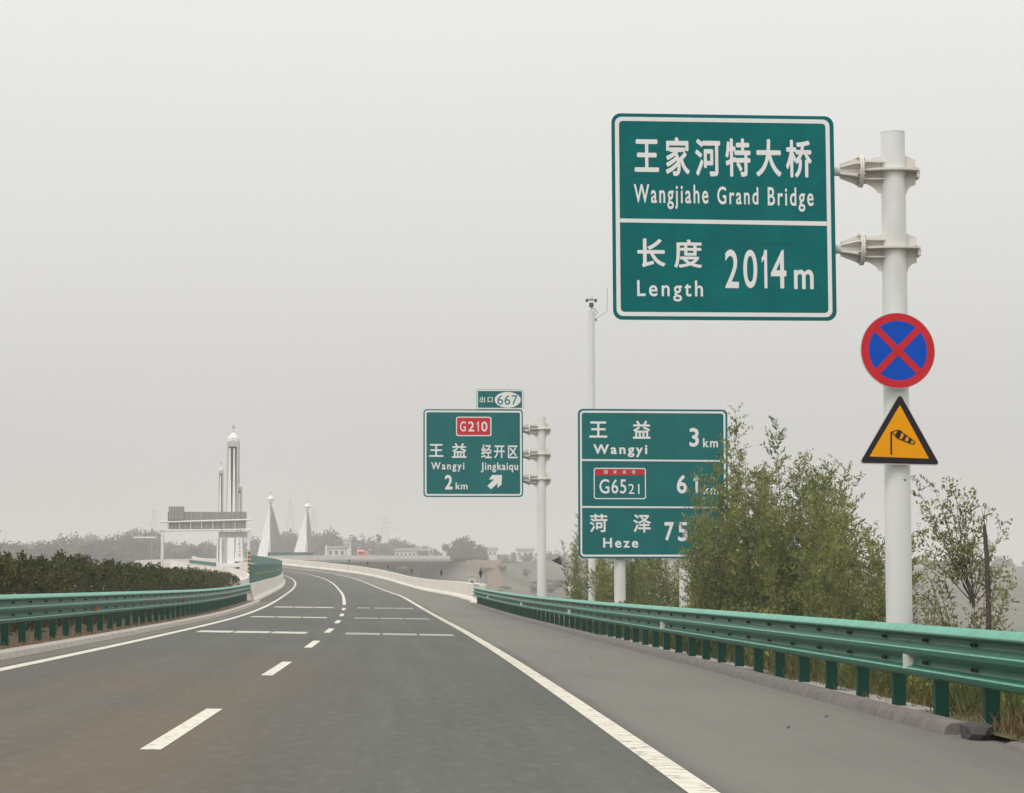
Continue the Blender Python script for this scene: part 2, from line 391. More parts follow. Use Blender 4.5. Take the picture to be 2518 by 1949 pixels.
def strip(name, s0, s1, offs, hts, m, uv=False, smooth=True):
    mb = MB(); sts = stations(s0, s1); n = len(offs)
    vs = [RP(s, o, h) for s in sts for o, h in zip(offs, hts)]
    mb.add(vs, [(i * n + j, i * n + j + 1, (i + 1) * n + j + 1, (i + 1) * n + j) for i in range(len(sts) - 1) for j in range(n - 1)], m)
    if uv: mb.uv = [(o, s) for s in sts for o in offs]
    return struct(name, mb, smooth)
tag(strip('road', -25, 800, [-4.95, -3.75, 0, 3.75, 7.3], [0] * 5, 'asphalt', True), 'grey asphalt carriageway bending left')
tag(strip('opposite_road', -25, 800, [-14.6, -12, -8.6], [0, 0, 0], 'asphalt', True), 'opposite carriageway beyond the hedge')
strip('median_ground', -25, 130, [-8.7, -6.6, -5.2, -4.62], [.02, .14, .10, .07], 'soil')
strip('verge', -25, 129, [6.93, 7.3, 8.5, 10, 12, 16, 24, 40], [.05, .04, -.06, -.32, -1.1, -2.9, -6.6, -14], 'verge')
strip('left_verge', -25, 129, [-60, -24, -17, -14.5], [-12, -3, -.5, -.03], 'verge')
# kerbs
mb = MB(); mb.sweep(stations(21.3, 128), [(6.67, -.02), (6.70, .065), (6.74, .10), (6.92, .105), (6.96, .0)], 'kerb'); struct('kerb', mb, True).data.set_sharp_from_angle(angle=R(60))
mb = MB(); mb.sweep(stations(-20, 19.6), [(6.78, -.02), (6.80, .03), (6.86, .05), (6.92, .05), (6.96, .0)], 'kerb'); struct('kerb', mb, True).data.set_sharp_from_angle(angle=R(60))
mb = MB(); mb.sweep(stations(-20, 128.5), [(-4.42, -.02), (-4.45, .10), (-4.66, .12), (-4.68, -.02)], 'kerb_pale'); struct('kerb', mb, True).data.set_sharp_from_angle(angle=R(60))
# pale slabs of the drain behind the right kerb
for i, (a, b) in enumerate(((24.2, 28.8), (29.0, 31.6), (36, 38.8), (39, 44), (44.2, 52), (52.2, 61))):
    mb = MB(); mb.sweep(frange(a, b, 1.5), [(6.98, .0), (6.98, .085 + .01 * (i % 3)), (7.34, .07), (7.34, .0)], 'slab')
    o = struct('drain_slab', mb)

# painted markings, 4 mm above the asphalt
def stripe(mb, s0, s1, o0, o1, m='paint', step=2.0):
    sts = frange(s0, s1, step); vs = []
    for s in sts: vs += [RP(s, o0, .004), RP(s, o1, .004)]
    mb.add(vs, [(2 * i, 2 * i + 1, 2 * i + 3, 2 * i + 2) for i in range(len(sts) - 1)], m)
mb = MB(); stripe(mb, -20, 700, -3.85, -3.65); struct('edge_line', mb)
mb = MB(); stripe(mb, -20, 700, 3.65, 3.85)
struct('edge_line', mb)
mb = MB()
for i in range(260):       # raised rumble ribs on the right edge line
    s = 8 + i * .42 + random.uniform(-.05, .05)
    mb.sweep([s, s + .07], [(3.66, .0045), (3.68, .008), (3.82, .008), (3.84, .0045)], 'paint')
struct('line_ribs', mb)
for k in range(-2, 7):
    mb = MB(); s0 = 18.17 + 15 * k; stripe(mb, s0, s0 + 6, -.08, .08, step=1.0); struct('lane_dash', mb)
mb = MB(); stripe(mb, 123.2, 690, -.085, .085); struct('lane_line', mb)
for s0, lt in ((62.6, 2.3), (89.6, 2.1), (115.0, 2.3)):
    mb = MB()
    for side in (-1, 1):
        for i in range(3):
            if s0 > 110 and side == 1 and i == 0: a, b = .62, 1.2
            else: a, b = .5 + i * .95, .5 + i * .95 + .89
            for j in range(3):
                q = s0 - lt / 2 + j * lt / 3
                stripe(mb, q, q + lt / 3 - .10, side * a, side * b, 'paint_worn' if side == 1 else 'paint')
    struct('transverse_marking', mb)

# ------------------------------------------------------------------ guardrails
def thrie(face, sgn, zc):      # face offset of the crests, sgn = +1 when the back lies at larger offsets
    f = [(.084, .253), (.078, .252), (.022, .206), (.006, .188), (.0, .176), (.008, .164), (.072, .142), (.080, .126), (.080, .092), (.072, .078),
         (.012, .034), (.0, .020), (.0, -.020), (.012, -.034), (.072, -.078), (.080, -.092), (.080, -.126), (.072, -.142), (.012, -.166), (.0, -.180), (.0, -.212), (.010, -.232), (.072, -.246), (.080, -.253)]
    fr = [(face + sgn * a, zc + b) for a, b in f]
    bk = [(face + sgn * (a + .006), zc + b * .985) for a, b in f][::-1]
    return fr + bk
def guardrail(name, label, s0, s1, face, sgn, zc, posts, refl, rmat):
    loc = Vector(RP(posts[0], face + sgn * .2, 0))
    t = thing(name, label, 'guardrail', loc)
    mb = MB(); mb.sweep(frange(s0, s1, 1.0), thrie(face, sgn, zc), 'rail')
    for q_ in range(int(s0) + 3, int(s1) - 2, 4):         # lapped joints of the beam lengths
        mb.sweep([q_ - .15, q_ + .15], [(a_ - sgn * .0025, b_) for a_, b_ in thrie(face, sgn, zc)], 'rail', caps=False)
    mb.shift(-loc)
    n_ = 48; fi = mb.slot('rail_highlight')                 # sky highlights painted as lighter green on the upper lip and crests
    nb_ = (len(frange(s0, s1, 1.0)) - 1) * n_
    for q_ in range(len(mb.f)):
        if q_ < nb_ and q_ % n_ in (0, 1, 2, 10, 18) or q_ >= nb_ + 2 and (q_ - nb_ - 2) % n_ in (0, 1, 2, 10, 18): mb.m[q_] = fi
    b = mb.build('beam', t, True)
    b.data.set_sharp_from_angle(angle=R(32))
    # one post, its blocking piece and its bolts
    pm = MB(); top = zc + .20
    pm.box((sgn * .215, 0, top / 2 - .15), (.13, .112, top + .3), 'post'); pm.box((sgn * .215, 0, top + .006), (.14, .122, .012), 'post')
    pm.box((sgn * .115, 0, zc), (.068, .16, .40), 'rail')
    bm_ = MB()
    bm_.tube([(sgn * .074, 0, 0), (sgn * .060, 0, 0)], .018, 'bolt', 8)
    bm_.box((sgn * .0785, 0, -.014), (.004, .024, .075), 'bolt')
    bm_.tube([(sgn * .060, 0, 0), (sgn * .050, 0, 0)], .010, 'bolt', 6)
    pp = None
    for s in posts:
        p = Vector(RP(s, face, 0))
        if pp is None:
            pp = pm.build('post', t); q = pp; bo = None
            for zz in (.109, -.109):
                for dy in (-.07, .07):
                    if bo is None: bo = bm_.build('bolt', pp); b2 = bo
                    else: b2 = bo.copy(); COL.objects.link(b2); b2.parent = pp
                    b2.location = (0, dy, zc + zz)
        else:
            q = pp.copy(); COL.objects.link(q); q.parent = t
            for ch in list(pp.children):
                c = ch.copy(); COL.objects.link(c); c.parent = q
        q.location = p - loc; q.rotation_euler = (0, 0, -hd(max(s, 0)))
    for s in refl:
        rm = MB(); p = Vector(RP(s, face, 0)) - loc
        rm.prism([(-.055, -.075), (.055, -.05), (.055, .05), (-.055, .075)], 0, .008, rmat)
        rm.box((0, .02, 0), (.05, .03, .05), 'bolt')
        rm.xf(Matrix.Translation(p + Vector((0, 0, zc - .108))) @ Matrix.Rotation(-hd(s), 4, 'Z') @ Matrix.Translation((sgn * .03, 0, 0)))
        rm.build('reflector', t)
    return t
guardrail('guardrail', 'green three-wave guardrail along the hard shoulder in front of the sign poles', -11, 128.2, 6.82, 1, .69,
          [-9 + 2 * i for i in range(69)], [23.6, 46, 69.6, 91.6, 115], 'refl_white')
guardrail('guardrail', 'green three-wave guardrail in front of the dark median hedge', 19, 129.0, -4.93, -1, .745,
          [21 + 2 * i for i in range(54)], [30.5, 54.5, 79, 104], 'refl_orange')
# loose broken kerb end by the rail
def lump(mb, c, d, m, seed):
    rnd = random.Random(seed); bm = bmesh.new(); bmesh.ops.create_icosphere(bm, subdivisions=2, radius=1)
    for v in bm.verts:
        v.co *= 1 + rnd.uniform(-.12, .12); v.co.x = max(-.75, min(.75, v.co.x)); v.co.z = max(-.6, min(.72, v.co.z))
    mb.add([(c[0] + v.co.x * d[0], c[1] + v.co.y * d[1], c[2] + v.co.z * d[2]) for v in bm.verts], [tuple(v.index for v in f.verts) for f in bm.faces], m); bm.free()
p = RP(20.75, 6.84, .055); mb = MB(); lump(mb, (0, 0, 0), (.15, .34, .115), 'kerb_dark', 4); o = mb.build('kerb_stone'); o.location = p
tag(o, 'dark broken kerb stone lying at the end of the kerb under the guardrail', 'kerb stone')

for i, (u_s, o_) in enumerate(((44, 5.3), (24, 6.1), (22, 5.4))):
    mb = MB(); lump(mb, (0, 0, 0), (.018, .022, .013), 'kerb', 30 + i); o = mb.build('pebble'); o.location = RP(u_s, o_, .012)
    tag(o, 'small dark pebble lying on the pale hard shoulder', 'pebble', 'pebbles on the hard shoulder')

# ------------------------------------------------------------------ concrete barriers on the bridge
def njp(face, sgn, h=.98):
    return [(face, 0), (face, .08), (face + sgn * .17, .26), (face + sgn * .24, h - .02), (face + sgn * .26, h), (face + sgn * .42, h), (face + sgn * .44, h - .02), (face + sgn * .44, -.3)]
def barrier(label, s0, s1, face, sgn, h=.98, group='concrete barriers of the bridge', coping=True):
    loc = Vector(RP(s0, face, 0)); mb = MB(); mb.sweep(stations(s0, s1), njp(face, sgn, h), 'concrete')
    mb.shift(-loc); o = mb.build('concrete_barrier', None); o.location = loc
    return tag(o, label, 'barrier', group)
t = thing('barrier_end_block', 'short pale concrete end block between right guardrail and bridge barrier', 'barrier', RP(128.4, 7.25))
mb = MB(); mb.sweep(frange(128.4, 134.6, 1), [(7.0, -.1), (7.0, .08), (7.17, .26), (7.22, 1.0), (7.24, 1.02), (7.52, 1.02), (7.52, -.3)], 'concrete'); mb.shift(-Vector(t.location)); mb.build('block', t)
mb = MB(); mb.sweep([129.4, 134.7], [(7.15, 1.024), (7.15, 1.08), (7.6, 1.08), (7.6, 1.024)], 'concrete'); mb.shift(-Vector(t.location)); mb.build('coping', t)
barrier('first concrete barrier section after the right guardrail, nearest and longest looking', 135.0, 239.6, 7.2, 1)
barrier('second concrete barrier section counted from the right guardrail', 240.0, 318.6, 7.2, 1)
barrier('third concrete barrier section from the right guardrail, at the bend', 319.0, 430.6, 7.2, 1)
barrier('parapet of the far bridge deck seen across the valley', 431.0, 690, 7.2, 1)
barrier('curved concrete median barrier below the green screen, right after the left guardrail', 129.4, 440, -4.72, -1, .98)
barrier('inner concrete barrier of the opposite carriageway behind the green screen', 130, 690, -8.9, 1, .98)
barrier('outer concrete parapet of the opposite carriageway past the hedge end', 60, 690, -14.2, -1, .85)
t = thing('barrier_end_block', 'rounded concrete end block where the left guardrail meets the median barrier', 'barrier', RP(128.9, -4.9))
mb = MB(); mb.sweep([127.9, 128.4, 129.2], [(-4.76, -.05), (-4.8, .3), (-4.96, 1.0), (-5.3, 1.0), (-5.3, -.05)], 'concrete'); mb.shift(-Vector(t.location)); mb.build('block', t)

# black diamond delineators standing on the right barrier
names = ['first, largest black diamond delineator, on the barrier end by the guardrail', 'second black diamond delineator from the guardrail on the barrier top', 'third black diamond delineator from the guardrail on the barrier top',
         'fourth black diamond delineator from the guardrail on the barrier top', 'fifth small black diamond delineator from the guardrail', 'sixth, smallest black diamond delineator near the bend']
base = None
for s, lb in zip((131.5, 179, 232.5, 274.5, 300.5, 318), names):
    lo = RP(s, 7.42, 1.08 if s < 135 else .98)
    if base is None:
        base = thing('delineator', lb, 'delineator', lo, 'delineators along the bridge barrier')
        mb = MB(); mb.tube([(0, 0, 0), (0, 0, .42)], .018, 'steel', 6); mb.box((0, 0, .01), (.12, .12, .02), 'steel'); mb.build('stem', base)
        mb = MB(); mb.tube([(0, 0, .30), (0, 0, .44), (0, 0, .60), (0, 0, .68), (0, 0, .74), (0, 0, .76), (0, 0, .84)], [.02, .085, .14, .12, .06, .03, .02], 'dark', 4)
        mb.xf(Matrix.Rotation(R(45), 4, 'Z')); mb.build('head', base)
        c = base
    else:
        c = copy_tree(base); c.location = lo; c['label'] = lb

# ------------------------------------------------------------------ green anti-glare screens
def screen(label, s0, s1, o, h0, h1, stripe_side=None, post_h=2.2):
    loc = Vector(RP(s0, o, 0)); t = thing('anti_glare_screen', label, 'screen', loc, 'green screens of the median')
    mb = MB(); mb.sweep(stations(s0, s1), [(o - .03, h0), (o - .03, h1), (o + .03, h1), (o + .03, h0)], 'screen'); mb.shift(-loc); mb.build('panel', t)
    mb = MB(); mb.sweep(stations(s0, s1), [(o - .05, h1 + .003), (o - .05, h1 + .06), (o + .05, h1 + .06), (o + .05, h1 + .003)], 'rail'); mb.shift(-loc); mb.build('top_rail', t)
    if stripe_side:
        mb = MB(); mb.sweep(stations(s0 + 6, s1 - 14), [(o + .034, h0 + .40), (o + .034, h0 + .56), (o + .038, h0 + .56), (o + .038, h0 + .40)], 'stripe'); mb.shift(-loc); mb.build('stripe', t)
    return t
screen('near green median screen with an ochre stripe, standing on the curved barrier', 131.0, 322, -5.08, .983, 1.95, 1)
screen('low far green screen left of the tower foot, beyond the opposite carriageway', 331, 362, -8.75, .983, 1.4)
screen('distant green screen fixed on the far bridge parapet left of the second pylon', 455, 540, 7.5, .983, 1.6)

# ------------------------------------------------------------------ bridge girder and piers
t = thing('bridge', 'long pale viaduct deck on piers crossing the hazy valley', 'bridge', (0, 0, 0))
mb = MB(); mb.sweep(stations(131, 690), [(7.9, -.02), (7.9, -.6), (3.5, -1.9), (-10.9, -1.9), (-15.1, -.6), (-15.1, -.02)], 'concrete2'); mb.build('girder', t, fix=True)
mb = MB(); mb.sweep(stations(128.6, 690), [(-4.6, -.03), (-4.6, -.28), (-9.0, -.28), (-9.0, -.03)], 'concrete2'); mb.build('median_slab', t)
pp = None
for s in range(160, 690, 40):
    for o in (0.5, -10):
        p = Vector(RP(s, o, -1.9)); g = gz(p.x, p.y); h = max(1.0, p.z - g + 1)
        mb = MB(); mb.box((0, 0, -h / 2), (1.6, 1.3, h), 'concrete2'); mb.box((0, 0, -.5), (5.0, 1.5, 1.0), 'concrete2'); q = mb.build('pier', t)
        q.location = p; q.rotation_euler = (0, 0, -hd(s))

# ------------------------------------------------------------------ sign building blocks
def face_matrix(c, loc, yaw, roll=0.0): return Matrix.Translation(Vector(c) - Vector(loc)) @ Matrix.Rotation(R(yaw), 4, 'Z') @ Matrix.Rotation(R(roll), 4, 'Y')
def panel_back(mb, x0, x1, zs):
    for z in zs: mb.box(((x0 + x1) / 2, .065, z), (x1 - x0, .06, .08), 'alu')

# ---- large sign on the thick pole
D1 = 38.5; z1 = 2.6634
K1 = D1 / (F * z1) * 1.010
f1 = Face(802, 727, K1)
base1 = pix(2212, 1560, D1 + .1); base1.z = RP(D1, 9.6, -.35)[2]
T1 = thing('bridge_name_sign', 'large green bridge sign reading Wangjiahe Grand Bridge 2014 m on a thick white pole', 'road sign', base1)
c1 = pix(1480 + 802 / z1, 260 + 727 / z1, D1 - .28)
X1 = face_matrix(c1, base1, 6.0, -.35)
mb = MB(); mb.prism(f1.rr(68, 55, 1536, 1401, 60), 0, .03, 'sign_green'); panel_back(mb, -1.7, 1.7, (-1.3, -.5, .3, 1.0, 1.45))
for (a, b, y) in ((860, 1410, 899), (400, 745, 893), (130, 640, 398)):
    x0, zz = f1.p(a, y); x1, _ = f1.p(b, y); mb.box(((x0 + x1) / 2, -.0015, zz), (x1 - x0, .003, .007), 'rail')
mb.xf(X1).build('panel', T1)
mb = MB(); mb.ring(f1.rr(89, 78, 1508, 1378, 44), f1.rr(116, 105, 1481, 1351, 26), -.004, 'sign_white')
mb.flat(f1.poly([(117, 744), (1480, 750), (1480, 779), (117, 769)]), -.004, 'sign_white'); mb.xf(X1).build('border', T1)
mb = MB()
for ch, a, b, c, d in (('王', 216, 224, 376, 438), ('家', 420, 206, 578, 462), ('河', 614, 216, 780, 462), ('特', 814, 210, 980, 462), ('大', 1016, 212, 1184, 460), ('桥', 1214, 214, 1386, 464)):
    f1.text(mb, ch, a, b, c, d, 'sign_white', -.004, .024)
mb.xf(X1).build('lettering', T1); mb = MB()
f1.text(mb, 'Wangjiahe', 210, 518, 698, 680, 'sign_white', -.004, .016, 1.25)
f1.text(mb, 'Grand', 757, 528, 1028, 645, 'sign_white', -.004, .016, 1.25)
f1.text(mb, 'Bridge', 1090, 528, 1394, 688, 'sign_white', -.004, .016, 1.25)
mb.xf(X1).build('lettering', T1); mb = MB()
f1.text(mb, '长', 228, 872, 412, 1060, 'sign_white', -.004, .022); f1.text(mb, '度', 468, 876, 652, 1062, 'sign_white', -.004, .018)
mb.xf(X1).build('lettering', T1); mb = MB()
f1.text(mb, 'Length', 224, 1144, 655, 1282, 'sign_white', -.004, .016, 1.3)
mb.xf(X1).build('lettering', T1); mb = MB()
for ch, a, b in (('2', 802, 892), ('0', 922, 1014), ('1', 1044, 1080), ('4', 1104, 1206)): f1.text(mb, ch, a, 940, b, 1192, 'sign_white', -.004, .012)
f1.text(mb, 'm', 1256, 1068, 1386, 1196, 'sign_white', -.004, .018)
mb.xf(X1).build('lettering', T1)
# pole
ptop = pix(2195, 326, D1 + .1) - base1
mb = MB(); dx = ptop.x; hh = ptop.z
mb.tube([(0, 0, -.4), (dx * .5, 0, hh * .5), (dx, 0, hh)], [.214, .205, .193], 'pole', 36)
mb.tube([(dx, 0, hh + .002), (dx, 0, hh + .02)], [.197, .19], 'pole', 36)
mb.build('pole', T1, True)
mb = MB(); mb.box((0, 0, -.2), (.75, .75, .06), 'steel')
for a in range(8): mb.tube([(.3 * math.cos(R(45 * a)), .3 * math.sin(R(45 * a)), -.2), (.3 * math.cos(R(45 * a)), .3 * math.sin(R(45 * a)), -.1)], .016, 'steel', 6)
mb.build('base_plate', T1)
def arm_assembly(T, px, zc, rp, x_sign, sc=1.0, name='bracket'):
    """clamp collar with gussets on the pole, flange with bolts and cone ribs, and the arm tube running behind the panel"""
    a = thing(name, None, None); a.parent = T; a.location = (0, 0, 0)
    a = None
    mb = MB(); s = sc
    X = lambda v: px + v * s
    fx = -.53                                        # flange plane
    # horizontal collar plate round the pole
    col = [(X(fx + .03), -.15 * s), (X(-.24), -.25 * s), (X(.18), -.27 * s), (X(.40), -.17 * s), (X(.40), .17 * s), (X(.18), .27 * s), (X(-.24), .25 * s), (X(fx + .03), .15 * s)]
    n = len(col)
    mb.add([(x, y, zc + .022 * s) for x, y in col] + [(x, y, zc - .012 * s) for x, y in col], [tuple(range(n)), tuple(range(2 * n - 1, n - 1, -1))] + [(i, n + i, n + (i + 1) % n, (i + 1) % n) for i in range(n)], 'arm')
    # stub ribs between flange and pole
    for dz in (.14, -.14):
        mb.box((X((fx - .12) / 2 + .02), 0, zc + dz * s), ((-fx - .12) * s * .98, .26 * s, .022 * s), 'arm')
    # vertical gusset plates on both sides of the pole with curved lower edge
    arc = [(X(-.22 - .21 * math.cos(R(90 - q))), zc - (.30 + .00) * s - .13 * s * math.sin(R(q))) for q in (0, 30, 60, 90)]
    left = [(X(-.17), zc + .24 * s), (X(fx + .05), zc + .19 * s), (X(fx + .05), zc - .19 * s), (X(-.40), zc - .22 * s), (X(-.30), zc - .28 * s), (X(-.25), zc - .35 * s), (X(-.17), zc - .37 * s)]
    mb.prism(left, -.012 * s, .012 * s, 'arm')
    right = [(X(.17), zc + .26 * s), (X(.21), zc + .25 * s), (X(.36), zc + .19 * s), (X(.36), zc - .22 * s), (X(.28), zc - .25 * s), (X(.22), zc - .32 * s), (X(.21), zc - .37 * s), (X(.17), zc - .37 * s)]
    mb.prism(right, -.012 * s, .012 * s, 'arm')
    # clamp jaws on the far side
    mb.box((X(.385), 0, zc - .07 * s), (.05 * s, .30 * s, .10 * s), 'arm')
    for yy in (-.1, .1): mb.tube([(X(.34), yy * s, zc + .03 * s), (X(.34), yy * s, zc + .05 * s)], .014 * s, 'steel', 6)
    mb.build('clamp', T, True)
    # flange discs
    mb = MB()
    for x0, x1 in ((fx - .03, fx - .002), (fx + .002, fx + .03)): mb.tube([(X(x0), 0, zc), (X(x1), 0, zc)], .262 * s, 'arm', 32)
    fo = mb.build('flange', T, True)
    for q in range(8):
        mb = MB(); an = R(22.5 + 45 * q); y, z = .215 * s * math.cos(an), zc + .215 * s * math.sin(an)
        mb.tube([(X(fx - .085), y, z), (X(fx + .06), y, z)], .011 * s, 'steel', 6); mb.tube([(X(fx - .06), y, z), (X(fx - .031), y, z)], .024 * s, 'steel', 6); mb.tube([(X(fx + .031), y, z), (X(fx + .055), y, z)], .024 * s, 'steel', 6); mb.build('bolt', fo)
    # arm with conical ribs
    mb = MB(); mb.tube([(X(fx - .03), 0, zc), (X(x_sign), 0, zc)], .076 * s, 'pole', 24)
    mb.build('arm', T, True)
    mb = MB()
    for q in range(6):
        an = R(30 + 60 * q); d = Vector((0, math.cos(an), math.sin(an))); nrm = Vector((0, -math.sin(an), math.cos(an))) * .009 * s
        pts = [Vector((X(fx - .031), 0, zc)) + d * .078 * s, Vector((X(fx - .031), 0, zc)) + d * .235 * s, Vector((X(fx - .34), 0, zc)) + d * .115 * s, Vector((X(fx - .34), 0, zc)) + d * .078 * s]
        mb.add([p_ + nrm for p_ in pts] + [p_ - nrm for p_ in pts], [(0, 1, 2, 3), (7, 6, 5, 4), (0, 4, 5, 1), (1, 5, 6, 2), (2, 6, 7, 3), (3, 7, 4, 0)], 'arm')
    mb.build('rib', T)
for v in (421, 612):
    q = pix(2200, v, D1 + .1) - base1
    arm_assembly(T1, ptop.x * q.z / hh, q.z, .2, -3.4)

# ---- round no-stopping sign
c = pix(2208, 861.5, D1 - .2); r0 = 94 / F * D1 * 1.0
T = thing('no_stopping_sign', 'round blue no-stopping sign with red rim and red cross on the thick white pole', 'road sign', c)
def disc(r, n=48): return [(r * math.cos(2 * math.pi * i / n), r * math.sin(2 * math.pi * i / n)) for i in range(n)]
XM = Matrix.Rotation(R(7), 4, 'Z') @ Matrix.Rotation(R(-2), 4, 'X')
mb = MB(); mb.prism(disc(r0), 0, .022, 'alu'); mb.tube([(0, .05, -.2), (0, .05, .2)], .03, 'alu', 6); mb.xf(XM).build('plate', T)
mb = MB(); mb.ring(disc(r0 * .985), disc(r0 * .785), -.004, 'sign_red'); mb.xf(XM).build('rim', T)
mb = MB(); mb.flat(disc(r0 * .785), -.0035, 'sign_blue'); mb.xf(XM).build('blue_field', T)
mb = MB()
for sg in (1, -1):
    a = R(45 * sg); ca, sa = math.cos(a), math.sin(a); w_ = r0 * .087; l_ = r0 * .80
    ys = -.008 if sg == 1 else -.0095
    mb.flat([(x * ca - z * sa, x * sa + z * ca) for x, z in ((-l_, -w_), (l_, -w_), (l_, w_), (-l_, w_))], ys, 'sign_red')
mb.xf(XM).build('cross', T)

# ---- triangular cross-wind sign (layout units: zoom of 2060,740 at 3.6747 per pixel)
z4 = 3.6747; f4 = Face(556, 1250, D1 / (F * z4)); c = pix(2060 + 556 / z4, 740 + 1250 / z4, D1 - .2)
T = thing('crosswind_sign', 'amber triangular wind-sock warning sign with black border below the round sign', 'warning sign', c)
def rtri(A, B, C, r, n=5):
    out = []
    P3 = [Vector(A), Vector(B), Vector(C)]
    for i in range(3):
        p, a, b = P3[i], (P3[i - 1] - P3[i]).normalized(), (P3[(i + 1) % 3] - P3[i]).normalized()
        bis = (a + b).normalized(); half = a.angle(b) / 2; cc = p + bis * (r / math.sin(half))
        s0 = p + a * (r / math.tan(half)) - cc; s1 = p + b * (r / math.tan(half)) - cc
        for k in range(n):
            q = s0.lerp(s1, k / (n - 1)).normalized() * r; out.append(tuple(cc + q))
    return out
XM = Matrix.Rotation(R(6), 4, 'Z') @ Matrix.Rotation(R(-1), 4, 'X') @ Matrix.Rotation(R(.5), 4, 'Y')
tri = lambda A, B, C, r: f4.poly(rtri(A, B, C, r))
mb = MB(); mb.prism(tri((566, 822), (184, 1474), (934, 1480), 22), 0, .022, 'alu'); mb.xf(XM).build('plate', T)
mb = MB(); mb.ring(tri((566, 836), (194, 1465), (924, 1471), 20), tri((564, 938), (280, 1407), (828, 1419), 3), -.004, 'sign_black'); mb.xf(XM).build('border', T)
mb = MB(); mb.flat(tri((564, 938), (280, 1407), (828, 1419), 3), -.0035, 'sign_yellow'); mb.xf(XM).build('amber_field', T)
mb = MB()
def band(pts, wd, y, m='sign_black'):
    for a, b in zip(pts[:-1], pts[1:]):
        a, b = Vector(a), Vector(b); d = (b - a).normalized(); n_ = Vector((-d.y, d.x)) * wd / 2; a = a - d * wd * .3; b = b + d * wd * .3
        mb.flat(f4.poly([tuple(a - n_), tuple(b - n_), tuple(b + n_), tuple(a + n_)]), y, m)
band([(481, 1186), (480, 1384)], 15, -.008)
band([(478, 1186), (515, 1172), (556, 1166), (690, 1262)], 8, -.009)
band([(690, 1262), (698, 1276), (684, 1290), (668, 1288), (540, 1240), (492, 1188)], 9, -.010)
for poly in ([(540, 1172), (562, 1170), (578, 1184), (556, 1238), (536, 1236), (516, 1212)], [(600, 1206), (622, 1222), (602, 1258), (576, 1250)], [(646, 1236), (672, 1254), (652, 1284), (628, 1274)]):
    mb.flat(f4.poly(poly), -.0115, 'sign_black')
mb.xf(XM).build('windsock_symbol', T)

# ---- distance sign (zoom of 1380,980 at 3.13)
D2 = 82.0; z3 = 3.13; f2 = Face(709, 654, D2 / (F * z3) * 1.009); c2 = pix(1380 + 709 / z3, 980 + 654 / z3, D2)
base2 = Vector((c2.x, D2 + .2, RP(D2, 10.5, -.45)[2]))
T2 = thing('distance_sign', 'green distance sign with three rows Wangyi 3 km, G6521, Heze on white posts', 'road sign', base2)
X2 = face_matrix(c2, base2, 6.0, -.1)
mb = MB(); mb.prism(f2.rr(131, 84, 1287, 1222, 40), 0, .03, 'sign_green'); panel_back(mb, -2.4, 2.4, (-2.0, -1.0, 0, 1.0, 2.0)); mb.xf(X2).build('panel', T2)
mb = MB(); mb.ring(f2.rr(146, 98, 1271, 1209, 30), f2.rr(160, 114, 1256, 1194, 18), -.004, 'sign_white')
for y in (476, 833): mb.flat(f2.poly([(161, y - 8), (1255, y - 4), (1255, y + 8), (161, y + 6)]), -.004, 'sign_white')
mb.xf(X2).build('border', T2)
mb = MB()
TX = lambda s_, a, b, c_, d, bold=.02, sp=1.0: f2.text(mb, s_, a, b, c_, d, 'sign_white', -.004, bold, sp)
TX('王', 218, 180, 356, 304); TX('益', 553, 172, 689, 311); TX('Wangyi', 248, 354, 664, 452, .03, 1.3)
TX('3', 990, 226, 1064, 370, .024); TX('km', 1096, 304, 1212, 374, .02, 1.25)
mb.xf(X2).build('lettering', T2); mb = MB()
TX('6', 890, 586, 968, 728, .024); TX('1', 1018, 590, 1054, 726, .024); TX('km', 1098, 664, 1214, 734, .02, 1.25)
mb.xf(X2).build('lettering', T2); mb = MB()
TX('菏', 218, 884, 354, 1024, .016); TX('泽', 552, 888, 688, 1026, .018); TX('Heze', 320, 1066, 590, 1142, .028, 1.3)
TX('7', 792, 946, 866, 1088, .024); TX('5', 896, 946, 972, 1092, .024); TX('km', 1096, 1026, 1212, 1096, .02, 1.25)
mb.xf(X2).build('lettering', T2)
mb = MB(); mb.ring(f2.rr(250, 534, 652, 772, 18), f2.rr(258, 542, 644, 764, 12), -.004, 'sign_white'); sh = mb.xf(X2).build('route_shield', T2)
mb = MB(); mb.flat(f2.poly([(260, 544), (642, 544), (642, 588), (260, 592)]), -.004, 'sign_red'); mb.xf(X2).build('red_band', sh)
mb = MB(); TX('G65', 294, 620, 500, 730, .01, 1.1); TX('21', 516, 656, 602, 732, .004, 1.1)
for i, ch in enumerate('国家高速'): f2.text(mb, ch, 331 + i * 71, 552, 357 + i * 71, 579, 'sign_white', -.008, .006)
mb.xf(X2).build('shield_lettering', sh)
for u in (1523.6, 1684.5):
    q = pix(u, 1360, D2 + .3) - base2
    yy = (c2.y - base2.y) + (base2.x + q.x - c2.x) * math.tan(R(6)) + .32
    mb = MB(); mb.tube([(q.x, yy, -.6), (q.x, yy, 5.2)], .195, 'pole', 24); mb.build('post', T2, True)

